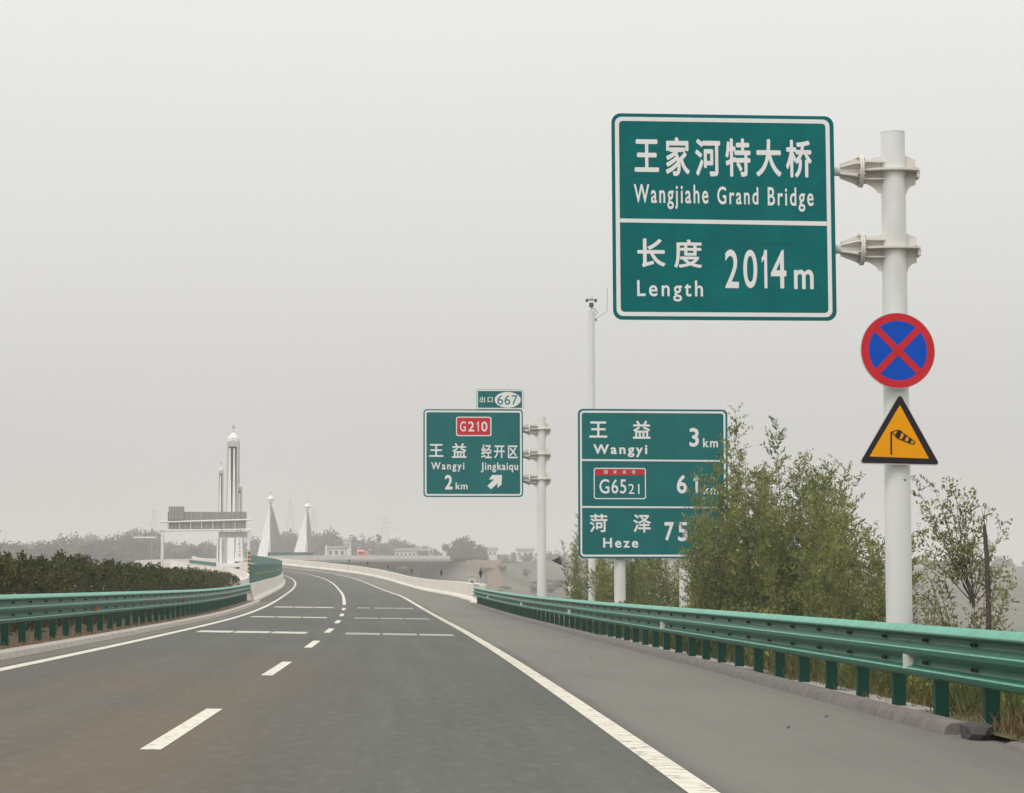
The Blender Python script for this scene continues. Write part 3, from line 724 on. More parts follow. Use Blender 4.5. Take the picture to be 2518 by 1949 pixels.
# ---- exit sign (zoom of 1020,930 at 5.121)
D3 = 104.0; z2 = 5.121; f3 = Face(735, 942, D3 / (F * z2) * 1.005); c3 = pix(1020 + 735 / z2, 930 + 942 / z2, D3 - .3)
base3 = pix(1332, 1460, D3 + .15); base3.z = RP(D3, 8.6, -.2)[2]
T3 = thing('exit_sign', 'green exit sign with red G210 shield and 667 tab on a clamped white pole', 'road sign', base3)
X3 = face_matrix(c3, base3, 6.0, -.2)
mb = MB(); mb.prism(f3.rr(112, 392, 1362, 1490, 44), 0, .03, 'sign_green'); panel_back(mb, -2.0, 2.0, (-1.5, -.5, .5, 1.5)); mb.xf(X3).build('panel', T3)
mb = MB(); mb.ring(f3.rr(128, 407, 1346, 1474, 34), f3.rr(150, 430, 1325, 1452, 18), -.004, 'sign_white'); mb.xf(X3).build('border', T3)
mb = MB(); mb.prism(f3.rr(776, 140, 1372, 390, 20), 0, .03, 'sign_green'); mb.box((1.2, .05, 1.9), (.08, .05, 1.6), 'alu'); tb = mb.xf(X3).build('exit_tab', T3)
mb = MB(); mb.ring(f3.rr(780, 144, 1368, 386, 16), f3.rr(796, 160, 1352, 372, 8), -.004, 'sign_white')
mb.flat([f3.p(1171 + 165 * math.cos(2 * math.pi * i / 32), 270 - 99 * math.sin(2 * math.pi * i / 32)) for i in range(32)], -.004, 'sign_white')
f3.text(mb, '出', 818, 232, 886, 304, 'sign_white', -.004, .012); f3.text(mb, '口', 918, 238, 982, 302, 'sign_white', -.004, .02)
f3.text(mb, '667', 1042, 212, 1296, 332, 'sign_green', -.008, .0, 1.05); mb.xf(X3).build('tab_lettering', tb)
mb = MB(); mb.flat(f3.rr(520, 484, 966, 728, 26), -.004, 'sign_white'); sh = mb.xf(X3).build('route_shield', T3)
mb = MB(); mb.flat(f3.rr(533, 497, 951, 714, 18), -.008, 'sign_red'); mb.xf(X3).build('red_field', sh)
mb = MB()
for ch, a, b in (('G', 570, 642), ('2', 672, 748), ('1', 782, 806), ('0', 838, 914)): f3.text(mb, ch, a, 544, b, 670, 'sign_white', -.012, .012)
mb.xf(X3).build('shield_lettering', sh)
mb = MB()
for ch, a, b, c_, d in (('王', 182, 828, 360, 988), ('益', 468, 816, 652, 1000), ('经', 836, 830, 968, 1004), ('开', 998, 844, 1132, 1004), ('区', 1172, 844, 1296, 1004)): f3.text(mb, ch, a, b, c_, d, 'sign_white', -.004, .018)
mb.xf(X3).build('lettering', T3); mb = MB()
f3.text(mb, 'Wangyi', 208, 1054, 624, 1176, 'sign_white', -.004, .022, 1.3); f3.text(mb, 'Jingkaiqu', 832, 1056, 1300, 1182, 'sign_white', -.004, .022, 1.15)
mb.xf(X3).build('lettering', T3); mb = MB()
f3.text(mb, '2', 378, 1214, 476, 1396, 'sign_white', -.004, .028); f3.text(mb, 'km', 514, 1310, 664, 1394, 'sign_white', -.004, .02, 1.15)
mb.xf(X3).build('lettering', T3)
mb = MB(); A = f3.poly([(932, 1270), (974, 1214), (1098, 1214), (1090, 1334), (1040, 1378), (1040, 1320), (958, 1394), (912, 1350), (996, 1270)])
mb.flat(A, -.004, 'sign_white'); mb.xf(X3).build('arrow', T3)
top3 = pix(1331, 1025, D3 + .15).z - base3.z
mb = MB(); mb.tube([(0, 0, -.5), (0, 0, top3)], [.205, .185], 'pole', 24); mb.build('pole', T3, True)
for v in (1055, 1117, 1178):
    zz = pix(1331, v, D3 + .15).z - base3.z
    arm_assembly(T3, 0, zz, .19, -4.0, 1.0)

# ---- surveillance pole behind the distance sign
DC = 95.0; bc = pix(1456, 1480, DC); bc.z = RP(DC, 9.5, -.3)[2]
T = thing('camera_pole', 'tall thin white pole with a small surveillance camera and lightning rod', 'camera pole', bc)
kz = DC / (F * 5.121); top = pix(1456, 764, DC).z - bc.z
mb = MB(); mb.tube([(0, 0, -.4), (0, 0, top)], [.15, .13], 'pole', 20); mb.tube([(0, 0, top), (0, 0, top + .04)], [.14, .10], 'pole', 20); mb.build('pole', T, True)
zc = lambda py: pix(1456, 680 + py / 5.121, DC).z - bc.z
xc = lambda px_: (px_ - 394) * kz
mb = MB(); mb.tube([(0, 0, zc(425)), (0, 0, zc(384))], .03, 'steel', 10); mb.lathe([(.085, 0), (.09, .02), (.09, .13), (.08, .17)], 'camgrey', 16, (0, 0, zc(382)))
mb.lathe([(.075, 0), (.085, .04), (.07, .10), (.04, .14), (.0, .155)], 'steel', 16, (0, -.02, zc(300)))
hd_ = mb.build('camera_head', T, True)
for sx in (-1, 1):
    mb = MB(); mb.box((sx * .10, 0, zc(290)), (.12, .03, .03), 'camgrey'); mb.tube([(sx * .17, -.12, zc(300)), (sx * .17, .10, zc(300))], .062, 'camgrey', 12); mb.build('infrared_lamp', hd_)
mb = MB(); mb.tube([(.12, 0, zc(545)), (xc(460), 0, zc(522)), (xc(586), 0, zc(440)), (xc(595), 0, zc(425)), (xc(596), 0, zc(140))], .011, 'steel', 6); mb.box((xc(452), 0, zc(540)), (.08, .08, .12), 'steel'); mb.build('lightning_rod', T)
mb = MB(); mb.tube([(.03, 0, zc(400)), (xc(425), 0, zc(398)), (xc(448), 0, zc(415)), (xc(472), 0, zc(455)), (xc(440), 0, zc(485)), (xc(432), 0, zc(500))], .014, 'camgrey', 6); mb.build('cable', T)

# ---- dark wedge sign seen from the side, left of the distance sign
DW = 118.0; b_ = pix(1398, 1470, DW); b_.z = RP(DW, 9.0, -.2)[2]
T = thing('small_wedge_sign', 'small dark arrow board on a thin grey post left of the distance sign', 'road sign', b_)
def rel(zx, zy): return pix(680 + zx / 2.73, 1200 + zy / 2.73, DW) - b_
mb = MB(); mb.tube([rel(1962, 700) - Vector((0, 0, 1.2)), rel(1956, 520)], .035, 'steel', 8); mb.build('post', T)
mb = MB(); pl = [(rel(*q).x, rel(*q).z) for q in ((1848, 486), (1902, 460), (1916, 502), (1908, 516))]; mb.prism(pl, -.02, .05, 'dark'); mb.tube([rel(1908, 505), rel(1950, 530)], .03, 'dark', 6); mb.build('board', T)
mb = MB(); mb.box(rel(1967, 715), (.18, .12, 1.4), 'pole'); mb.build('marker_post', T)

# ------------------------------------------------------------------ gantry with message board (zoom of 300,1000 at 3.38)
DG = 313.0; zg = 3.38
def G(zx, zy, Y=DG): return pix(300 + zx / zg, 1000 + zy / zg, Y)
gb = G(1055, 1310); gb.z = RP(315, -6.6, 0)[2]
T = thing('message_board_gantry', 'white gantry with the grey back of a message board left of the tower', 'gantry', gb)
def RG(zx, zy, dy=0): v = G(zx, zy, DG + dy) - gb; return v
for i, zx in enumerate((337, 1055)):
    q = RG(zx, 1025); mb = MB(); mb.tube([(q.x, 0, -.5), (q.x, 0, q.z)], .19, 'pole', 16); mb.box((q.x, 0, q.z + .02), (.7, .5, .10), 'pole'); mb.build('post', T, True)
q = RG(1055, 1195)
mb = MB()
zz = -.3; i = 0
while zz < q.z:
    mb.lathe([(.205, 0), (.205, .25)], 'hazard_y' if i % 2 else 'sign_black', 16, (q.x, 0, zz)); zz += .25; i += 1
mb.build('hazard_band', T)
for a, b in (((318, 958), (1080, 937)), ((318, 1030), (1080, 1018))):
    mb = MB(); mb.tube([RG(*a), RG(*b)], .115, 'pole', 12); mb.tube([RG(*a, dy=1.1), RG(*b, dy=1.1)], .115, 'pole', 12); mb.build('beam', T, True)
mb = MB()
for i in range(8):
    zx = 385 + i * 92.5; a, b = RG(zx, 955), RG(zx, 1022); mb.tube([a, b], .05, 'pole', 6)
    b2 = RG(min(zx + 92, 1040), 1022, 1.1); mb.tube([RG(zx, 950, 1.1), b2], .035, 'pole', 5)
mb.build('lattice_bar', T)
mb = MB(); c = RG(705, 945, .55); a, b = RG(378, 880), RG(1030, 868); ww = b.x - a.x; zt_ = RG(705, 872).z; zb = RG(705, 1016).z
mb.box(((a.x + b.x) / 2, .55, (zt_ + zb) / 2), (ww, .6, zt_ - zb), 'vms')
for i in range(15): mb.box((a.x + ww * (i + .5) / 15, .235, (zt_ + zb) / 2), (.05, .05, zt_ - zb - .1), 'vms_lite')
mb.build('board', T)
mb = MB(); a, b = RG(388, 828), RG(510, 940); mb.box(((a.x + b.x) / 2, .45, (a.z + b.z) / 2 + .0), (b.x - a.x, .9, a.z - b.z), 'vms')
for i in range(5): mb.box((a.x + (b.x - a.x) * (i + .5) / 5, -.02, (a.z + b.z) / 2), (.07, .05, (a.z - b.z) * .9), 'vms_lite')
mb.build('control_box', T)
mb = MB(); a, b = RG(800, 1036), RG(1046, 1086); mb.box(((a.x + b.x) / 2, .8, (a.z + b.z) / 2), (b.x - a.x, .25, a.z - b.z), 'vms_lite'); mb.build('lower_panel', T)

# ------------------------------------------------------------------ bridge towers
DT = 332.0; kt = DT / (F * zg)
def tower_shaft(T, tb, zx0, zx1, ztop_cap, zcap_base, zrec_top, ztip, zbase, fins, Y, name='shaft'):
    """a grey framed shaft with a dark recess and slender white fins, under a white cap, dome and finial"""
    g = lambda zx, zy: pix(300 + zx / zg, 1000 + zy / zg, Y) - tb
    x0, x1 = g(zx0, 500).x, g(zx1, 500).x; w_ = x1 - x0; xm = (x0 + x1) / 2; zb = g(0, zbase).z; zr = g(0, zrec_top).z; zc_ = g(0, zcap_base).z; zt_ = g(0, ztop_cap).z; zp = g(0, ztip).z
    mb = MB(); d = w_
    mb.box((x0 + w_ * .08, 0, (zb + zc_) / 2), (w_ * .16, d, zc_ - zb), 'tower_grey'); mb.box((x1 - w_ * .08, 0, (zb + zc_) / 2), (w_ * .16, d, zc_ - zb), 'tower_grey')
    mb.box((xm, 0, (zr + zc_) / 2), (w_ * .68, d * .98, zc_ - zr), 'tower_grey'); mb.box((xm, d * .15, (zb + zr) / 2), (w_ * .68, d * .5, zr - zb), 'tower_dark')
    sh_ = mb.build(name, T)
    mb = MB()
    for a0, b0, a1, b1 in fins:
        mb.prism([(g(a0, 0).x, zr - .25), (g(b0, 0).x, zr - .25), (g(b1, 0).x, zb), (g(a1, 0).x, zb)], -d * .62, -d * .12, 'tower')
    mb.build('fin', sh_)
    mb = MB(); r = w_ * .5
    hc = zt_ - zc_
    mb.lathe([(r * 1.0, zc_), (r * 1.08, zc_ + hc * .08), (r * 1.08, zc_ + hc * .44), (r * .92, zc_ + hc * .52), (r * .64, zc_ + hc * .56), (r * .60, zc_ + hc * .70), (r * .44, zc_ + hc * .84), (r * .20, zc_ + hc * .94), (r * .12, zt_)], 'tower', 8, (xm, 0, 0))
    mb.build('cap', sh_, False)
    mb = MB(); L_ = zp - zt_
    mb.lathe([(r * .16, zt_ - .05), (r * .2, zt_ + L_ * .08), (r * .06, zt_ + L_ * .2), (r * .05, zt_ + L_ * .4), (r * .30, zt_ + L_ * .62), (r * .20, zt_ + L_ * .85), (r * .02, zt_ + L_)], 'tower_grey', 8, (xm, 0, 0))
    mb.build('finial', sh_, True)
    return sh_
tb = pix(300 + 920 / zg, 1000 + 1300 / zg, DT)
T = thing('bridge_tower', 'tall white ornamental bridge tower with slender fins, domed cap and red characters', 'tower', tb)
tower_shaft(T, tb, 876, 973, 212, 290, 332, 138, 1092, [(900, 911, 886, 926), (936, 946, 930, 962)], DT)
tower_shaft(T, tb, 829, 863, 505, 540, 565, 462, 1092, [(843, 853, 838, 857)], DT + 3, 'side_shaft')
tower_shaft(T, tb, 967, 1013, 640, 675, 706, 595, 1092, [(973, 988, 968, 988), (992, 1006, 990, 1008)], DT + 2, 'side_shaft')
g = lambda zx, zy: pix(300 + zx / zg, 1000 + zy / zg, DT) - tb
mb = MB()
zb, zt_ = g(0, 1330).z, g(0, 1086).z
def pl(x0, x1, x2, x3, y0, y1, m): mb.prism([(g(x0, 0).x, zt_), (g(x1, 0).x, zt_), (g(x2, 0).x, zb), (g(x3, 0).x, zb)], y0, y1, m)
pl(800, 1015, 1020, 798, -.5, 1.2, 'tower_grey'); pl(806, 815, 815, 806, -.8, -.502, 'tower'); pl(829, 845, 846, 829, -.9, -.502, 'tower'); pl(893, 952, 952, 893, -1.0, -.502, 'tower')
mb.box((g(912, 0).x, .3, zb + .25), (g(1030, 0).x - g(795, 0).x, 3.4, .5), 'tower'); mb.build('plinth', T)
mb = MB(); zb2 = g(0, 1285).z; mb.prism([(g(962, 0).x, zt_), (g(1014, 0).x, zt_), (g(1016, 0).x, (zt_ + zb2) / 2), (g(1026, 0).x, zb2), (g(952, 0).x, zb2), (g(960, 0).x, (zt_ + zb2) / 2)], -1.0, -.502, 'tower'); nb = mb.build('name_panel', T)
mb = MB(); ft = Face(0, 0, 1.0)
for i, ch in enumerate('王家河大桥'):
    zy = 1098 + i * 31; a, b = g(975, zy), g(993, zy + 24); f_ = Face(0, 0, 1); f_.text(mb, ch, a.x, -a.z, b.x, -b.z, 'sign_red', -1.004, .02)
mb.build('red_lettering', nb)

def pylon(lb, u, Y, vtop, vcap, vbase, ul, ur):
    s_b = pix(u, vbase, Y); T = thing('bridge_pylon', lb, 'pylon', s_b, 'triangular white pylons of the far bridge')
    h = pix(u, vcap, Y).z - s_b.z; xl, xr = pix(ul, vbase, Y).x - s_b.x, pix(ur, vbase, Y).x - s_b.x; tip = pix(u, vtop, Y).z - s_b.z
    mb = MB(); mb.tube([(0, 0, -2), (0, 0, h)], [.42, .25], 'tower_grey', 6); mb.build('mast', T)
    def fin(pts, th, m, nm):
        mb = MB(); pts = [Vector(p_) for p_ in pts]; n_ = (pts[1] - pts[0]).cross(pts[2] - pts[0]).normalized() * th / 2
        mb.add([p_ + n_ for p_ in pts] + [p_ - n_ for p_ in pts], [(0, 1, 2), (5, 4, 3), (0, 3, 4, 1), (1, 4, 5, 2), (2, 5, 3, 0)], m); return mb.build(nm, T)
    fin([(-.12, -.3, h * .985), (.1, -.9, -2), (xl, -.2, -2)], .6, 'tower', 'left_fin'); fin([(.15, -.2, h * .93), (.4, -.6, -2), (xr, 11.0, -2)], .5, 'pylon_shade', 'right_fin')
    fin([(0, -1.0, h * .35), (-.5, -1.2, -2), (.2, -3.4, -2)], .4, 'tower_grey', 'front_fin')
    mb = MB(); mb.lathe([(.45, 0), (.58, .12), (.58, .4), (.80, .62), (.84, .85), (.62, 1.2), (.32, 1.45), (.12, 1.7)], 'tower', 10, (0, 0, h)); mb.build('cap', T, True)
    mb = MB(); mb.lathe([(.2, h + 1.75), (.08, h + 2.1), (.16, (h + tip) / 2 + 1), (.03, tip)], 'tower_grey', 6); mb.build('finial', T)
pylon('left triangular white pylon, the larger one, just right of the gantry', 300 + 1232 / zg, 556, 1000 + 700 / zg, 1000 + 795 / zg, 1374, 300 + 1105 / zg, 300 + 1345 / zg)
pylon('right triangular white pylon, the smaller one, beside a hazy tree clump', 300 + 1537 / zg, 592, 1000 + 795 / zg, 1000 + 855 / zg, 1374, 300 + 1395 / zg, 300 + 1575 / zg)

# ------------------------------------------------------------------ vegetation
def leafquad(V, Fc, p, d, n, L, W):
    d = d.normalized(); b = d.cross(n)
    if b.length < 1e-4: b = d.orthogonal()
    b.normalize(); i = len(V)
    V += [tuple(p), tuple(p + d * L * .5 + b * W), tuple(p + d * L), tuple(p + d * L * .5 - b * W)]; Fc.append((i, i + 1, i + 2, i + 3))
def rv(rnd): return Vector((rnd.gauss(0, 1), rnd.gauss(0, 1), rnd.gauss(0, 1)))
def willow(name, label, cat, loc, H, W, seed, nstem, dens=1.0, L=.10, lw=.017, leafm='leaf', base_frac=.0, group=None, leanx=0.0, rad=.03, tw=.55, low=.12, stems=None, rise=.35):
    rnd = random.Random(seed); T = thing(name, label, cat, loc, group)
    tr = MB(); V = []; Fc = []
    for k in range(len(stems) if stems else nstem):
        az = rnd.uniform(0, 6.283); q = rnd.random() ** .6 * W * .5
        hh = H * (rnd.uniform(.62, 1.0) if k else 1.0) * (1 - .42 * (q / (W * .5 + 1e-6)) ** 2 * rnd.uniform(.5, 1))
        tip = Vector((math.cos(az) * q + leanx * hh, math.sin(az) * q, hh)); b0 = Vector((math.cos(az) * q * .25, math.sin(az) * q * .25, H * base_frac * rnd.random()))
        bend = Vector((math.cos(az), math.sin(az), 0)) * q * .25
        if stems: b0, tip = Vector(stems[k][0]), Vector(stems[k][1]); hh = (tip - b0).length; bend = Vector((0, 0, -.10 * hh))
        pts = []; n = 9
        for i in range(n + 1):
            t_ = i / n; pts.append(b0.lerp(tip, t_) + bend * math.sin(t_ * 3.14) * .6 + Vector((rnd.gauss(0, .02), rnd.gauss(0, .02), 0)) * H * .2)
        tr.tube(pts, [rad * (1 - .85 * i / n) * rnd.uniform(.8, 1.1) for i in range(n + 1)], 'bark', 5, False)
        ntw = int(hh / .060 * dens)
        for j in range(ntw):
            t_ = low + (1 - low) * ((j + rnd.random()) / ntw) ** 1.25; i = min(int(t_ * n), n - 1); p = pts[i].lerp(pts[i + 1], t_ * n - i)
            sd_ = (pts[i + 1] - pts[i]).normalized(); a2 = rnd.uniform(0, 6.283)
            out = Vector((math.cos(a2), math.sin(a2), 0)); dr = (sd_ * rnd.uniform(.3, 1.1) + out * rnd.uniform(.5, 1.1)).normalized()
            ln = tw * rnd.uniform(.35, 1.0) * (1.1 - .32 * t_)
            if rnd.random() < .25: tr.tube([p, p + dr * ln], [.006, .002], 'bark', 3, False)
            m_ = max(4, int(ln / .024)); lsz = rnd.uniform(.55, 1.15)
            for c_ in range(m_):
                pp_ = p + dr * ln * (c_ + rnd.random()) / m_ + rv(rnd) * .02 + Vector((0, 0, -.04)) * (c_ / m_)
                leafquad(V, Fc, pp_, dr * .6 + rv(rnd) * .55 + Vector((0, 0, .25)), rv(rnd), L * lsz * rnd.uniform(.7, 1.3), lw * lsz * rnd.uniform(.7, 1.4))
    tr.build('trunk', T, True, fix=False)
    mb = MB(); mb.add(V, Fc, leafm); mb.build('crown', T, fix=False)
    return T
def base_at(u, Y, dz=0.0):
    x = (u - CX) / F * Y; s = Y + .3; o = (x - RP(s, 0)[0]) / math.cos(hd(s))
    h = float(np.interp(o, [6.9, 8.5, 10, 12, 16, 24, 40], [.04, -.06, -.32, -1.1, -2.9, -6.6, -14]))
    return Vector((x, Y, RP(s, o, h)[2] + dz))
def hfor(u, v, Y): return pix(u, v, Y).z - base_at(u, Y).z
GRP = 'leafy trees beside the distance sign'
spec = [  # u, Y, vtop, width m, stems, lean, density, label
    (1590, 95, 1290, 5.0, 24, 0.0, 1.0, 'low bushy olive tree behind the middle white post of the distance sign'),
    (1655, 98, 1300, 4.0, 20, 0.0, 1.0, 'low bushy olive tree behind the rightmost white post of the distance sign'),
    (1500, 99, 1330, 3.0, 14, 0.0, 1.0, 'small bush behind the leftmost white post of the distance sign'),
    (1788, 71, 1070, 2.0, 17, -.02, .62, 'leafy tree growing in front of the right edge of the distance sign'),
    (1752, 70, 1240, 1.5, 11, -.05, .7, 'low leafy shrub in front of the lower right corner of the distance sign'),
    (1852, 73, 985, 2.5, 20, -.05, .75, 'tallest leafy tree, its top just right of the distance sign'),
    (1908, 70, 1005, 2.8, 20, -.01, .75, 'second tallest leafy tree with twin pointed tops, right of the distance sign'),
    (1975, 68, 1085, 3.2, 24, 0.0, .85, 'broad leafy tree in the middle of the roadside clump'),
    (2038, 66, 1130, 3.2, 23, .01, .85, 'rounded leafy tree toward the thick pole in the roadside clump'),
    (2078, 63, 1125, 1.0, 5, .03, .5, 'thin bare-topped sapling rising from the clump under the warning triangle'),
    (2112, 62, 1215, 2.7, 20, .04, .9, 'lowest leafy tree just left of the thick white pole'),
]
for i, (u, Y, vt, W, ns, ln_, dn_, lb) in enumerate(spec):
    b = base_at(u, Y, -.05); willow('leafy_tree', lb, 'tree', b, hfor(u, vt, Y), W * 1.3, 20 + i, ns, dn_, L=.14, lw=.020, group=GRP, rad=.016, tw=.80, low=.02, leanx=ln_)
b = base_at(1428, 105, -.05); willow('leafy_tree', 'slim pale leafy tree left of the distance sign beside the camera pole', 'tree', b, hfor(1440, 1252, 105), 2.2, 41, 10, .7, L=.11, lw=.02, leafm='leaf2', group=GRP, leanx=.04, rad=.022, low=.05)
b = base_at(2372, 36, -.05)
fork = pix(2391, 1478, 36) - b
kp = lambda u, v, dy: tuple(pix(u, v, 36) - b + Vector((0, dy, 0)))
rnd = random.Random(57); st_ = [((0, 0, 0), tuple(fork)), ((.03, .02, 0), tuple(fork + Vector((.05, .05, .02))))]
for (u, v) in ((2262, 1168), (2300, 1182), (2330, 1178), (2352, 1195), (2375, 1200), (2398, 1212), (2436, 1238), (2452, 1290), (2470, 1370), (2268, 1290), (2284, 1240), (2420, 1330), (2318, 1260), (2360, 1300)):
    st_.append((tuple(fork + Vector((rnd.gauss(0, .03), rnd.gauss(0, .04), rnd.gauss(0, .05)))), kp(u, v, rnd.uniform(-.6, .6))))
for (u, v) in ((2262, 1372), (2296, 1395), (2330, 1402), (2280, 1440), (2478, 1420), (2440, 1452), (2505, 1402)):
    st_.append((tuple(fork * rnd.uniform(.1, .6)), kp(u, v, rnd.uniform(-.5, .5))))
willow('young_tree', 'fan-shaped young tree with sparse leaves right of the thick white pole', 'tree', b, 2.6, 2.0, 57, 1, .85, L=.08, lw=.016, leafm='leaf2', rad=.012, tw=.34, low=.30, stems=st_)
b = base_at(2290, 39, -.05); willow('sparse_bush', 'low sparse bush between the thick pole and the fan-shaped young tree', 'bush', b, hfor(2290, 1395, 39), 1.3, 63, 12, .8, L=.075, lw=.014, leafm='leaf2', rad=.008, tw=.34)
b = base_at(2500, 40, -.05); willow('weed_stalk', 'thin weed stalks at the far right above the guardrail', 'weed', b, hfor(2500, 1500, 40), .9, 66, 4, .35, L=.06, lw=.011, leafm='leaf2', rad=.007, tw=.25)
# cut trunk
b = base_at(2424, 35.2, -.1); T = thing('cut_tree', 'dark broken tree trunk standing beside the fan-shaped young tree', 'tree', b)
h_ = hfor(2424, 1275, 35.2); mb = MB()
mb.tube([(-.02, 0, 0), (0, 0, h_ * .3), (.015, 0, h_ * .6), (.0, 0, h_ * .85), (-.03, 0, h_)], [.046, .042, .040, .036, .026], 'bark', 9)
mb.tube([(-.03, 0, h_), (-.03, 0, h_ * 1.06), (.02, 0, h_ * 1.12)], [.008, .005, .002], 'bark', 5); mb.tube([(-.02, 0, h_), (-.06, .02, h_ * 1.09)], [.008, .002], 'bark', 5)
mb.tube([(.015, 0, h_ * .55), (.14, .03, h_ * .75)], [.010, .003], 'bark', 5); mb.build('trunk', T, True)
rnd = random.Random(5); V = []; Fc = []
for k in range(260):
    t_ = rnd.uniform(.15, 1.0); p_ = Vector((rnd.gauss(.13, .12), rnd.gauss(0, .1), h_ * (.3 + .5 * t_))); leafquad(V, Fc, p_, rv(rnd) + Vector((0, 0, .6)), rv(rnd), .07, .012)
mb = MB(); mb.add(V, Fc, 'leaf2'); mb.build('crown', T, fix=False)
# bare shrub above the hedge on the left
b = Vector(RP(66, -9.3, 0)); T = thing('bare_shrub', 'bare leafless shrub sticking up behind the hedge at far left', 'shrub', b)
rnd = random.Random(3); mb = MB()
for k in range(34):
    a_ = rnd.uniform(0, 6.28); q = rnd.uniform(.1, .75); hh = rnd.uniform(1.9, 2.65)
    pts = [(0.1 * math.cos(a_), .1 * math.sin(a_), 0), (q * .3 * math.cos(a_), q * .3 * math.sin(a_), hh * .5), (q * .6 * math.cos(a_ + .3), q * .6 * math.sin(a_ + .3), hh * .8), (q * math.cos(a_), q * math.sin(a_), hh)]
    mb.tube(pts, [.013, .011, .007, .003], 'twig', 4, False)
    for j in range(3): mb.tube([pts[2], (pts[2][0] + rnd.gauss(0, .15), pts[2][1] + rnd.gauss(0, .15), pts[2][2] + rnd.uniform(.1, .35))], [.006, .002], 'twig', 3, False)
mb.build('stem', T, fix=False)
# hedge of the median
def hedge():
    rnd = random.Random(11); loc = Vector(RP(60, -6.6, 0)); T = thing('hedge', 'long dark evergreen hedge in the median behind the left guardrail', 'hedge', loc)
    V = []; Fc = []; st = MB(); s = 30.0
    while s < 131.5:
        o = -6.55 + rnd.gauss(0, .1); h = np.interp(s, [30, 50, 80, 110, 124], [1.84, 1.82, 1.78, 1.66, 1.56]) * rnd.uniform(.86, 1.07); wd = rnd.uniform(.72, .98)
        b = Vector(RP(s, o, .1)) - loc
        for k in range(5):
            a_ = rnd.uniform(0, 6.28); st.tube([b + Vector((.1 * math.cos(a_), .1 * math.sin(a_), -.1)), b + Vector((.4 * math.cos(a_), .4 * math.sin(a_), h * .7))], [.022, .006], 'bark', 4, False)
        nl = int(1350 * (1.0 if s < 90 else .75))
        # tufts of scale-like sprays, upright, clustered so the outline stays ragged
        for k in range(36):
            a_ = rnd.uniform(0, 6.28); rr_ = wd * math.sqrt(rnd.random()); zz = h * (rnd.uniform(.0, .93) if k % 3 else rnd.uniform(.72, .93)) * (1 - .16 * (rr_ / wd) ** 2); c_ = b + Vector((rr_ * math.cos(a_), rr_ * math.sin(a_) * 1.1, zz))
            up = (Vector((math.cos(a_) * .6, math.sin(a_) * .6, 1.0)) + rv(rnd) * .3).normalized(); tl = rnd.uniform(.14, .30); ra = rnd.uniform(.07, .14)
            for j in range(nl // 30):
                t_ = rnd.random(); p_ = c_ + up * tl * (t_ - .4) + rv(rnd).normalized() * ra * (1.05 - t_ * .7)
                leafquad(V, Fc, p_, up * .7 + rv(rnd) * .6, rv(rnd), rnd.uniform(.05, .10), rnd.uniform(.014, .028))
        s += .92
    st.build('stem', T, True, fix=False); mb = MB(); mb.add(V, Fc, 'hedge'); mb.build('foliage', T, fix=False)
hedge()
# grass and weeds on the right verge, dry grass in the median
def blades(name, n, srange, orange, hrange, m, seed, hfun, wd=.008, clump=1, label=None):
    rnd = random.Random(seed); V = []; Fc = []
    for k in range(n):
        s = srange[0] + (srange[1] - srange[0]) * rnd.random() ** 1.4; o = rnd.uniform(*orange); b = Vector(RP(s, o, hfun(o)))
        for c_ in range(clump):
            d = Vector((rnd.gauss(0, .45), rnd.gauss(0, .45), 1)).normalized(); leafquad(V, Fc, b + Vector((rnd.gauss(0, .06), rnd.gauss(0, .06), -.01)), d, rv(rnd), rnd.uniform(*hrange), wd * rnd.uniform(.6, 1.4))
    mb = MB(); mb.add(V, Fc, m); o = mb.build(name, None, fix=False); o['kind'] = 'stuff'; o['label'] = label; o['category'] = 'grass'
vh = lambda o: float(np.interp(o, [6.9, 8.5, 10, 12, 16], [.04, -.06, -.32, -1.1, -2.9]))
blades('grass', 9000, (14, 75), (7.3, 13), (.12, .5), 'grass', 1, vh, .010, 3, 'green grass on the verge under the right guardrail')
blades('dry_grass', 700, (12, 40), (7.05, 8.4), (.08, .3), 'dgrass', 2, vh, .006, 3, 'dry straw grass at the foot of the right guardrail posts')
blades('dry_grass', 2600, (25, 128), (-6.0, -4.75), (.04, .14), 'dgrass', 3, lambda o: .08, .007, 2, 'dry grass on the soil strip under the left guardrail')
blades('dry_grass', 420, (17.2, 21.5), (7.0, 7.9), (.08, .32), 'dgrass', 5, vh, .006, 4, 'tuft of dry straw beyond the broken kerb end')
# low weeds behind the rail
def weed_bush(seed, n):
    rnd = random.Random(seed); V = []; Fc = []
    for k in range(n):
        a_ = rnd.uniform(0, 6.28); r_ = math.sqrt(rnd.random()) * .55; z_ = rnd.uniform(.02, .75) * (1 - .5 * r_)
        leafquad(V, Fc, Vector((r_ * math.cos(a_), r_ * math.sin(a_), z_)), rv(rnd) + Vector((0, 0, .7)), rv(rnd), rnd.uniform(.05, .11), rnd.uniform(.012, .022))
    mb = MB(); mb.add(V, Fc, 'leaf' if seed % 2 else 'grass'); return mb
proto = []
for sd_ in (1, 2, 3):
    proto.append(weed_bush(sd_, 900))
rnd = random.Random(8); wobj = None
meshes = []
for i in range(44):
    s = 17 + 60 * (i / 44) ** 1.15 + rnd.uniform(-.5, .5); o = rnd.uniform(7.75, 11.0)
    if i < 3: ob = proto[i].build('weed_bush', None, fix=False); meshes.append(ob)
    else: ob = meshes[i % 3].copy(); COL.objects.link(ob)
    ob.location = RP(s, o, vh(o)); k = rnd.uniform(.8, 1.5); ob.scale = (k, k, k * rnd.uniform(.8, 1.2)); ob.rotation_euler = (0, 0, rnd.uniform(0, 6.28))
    tag(ob, 'low leafy weed on the verge behind the right guardrail posts', 'weed', 'weeds behind the right guardrail')

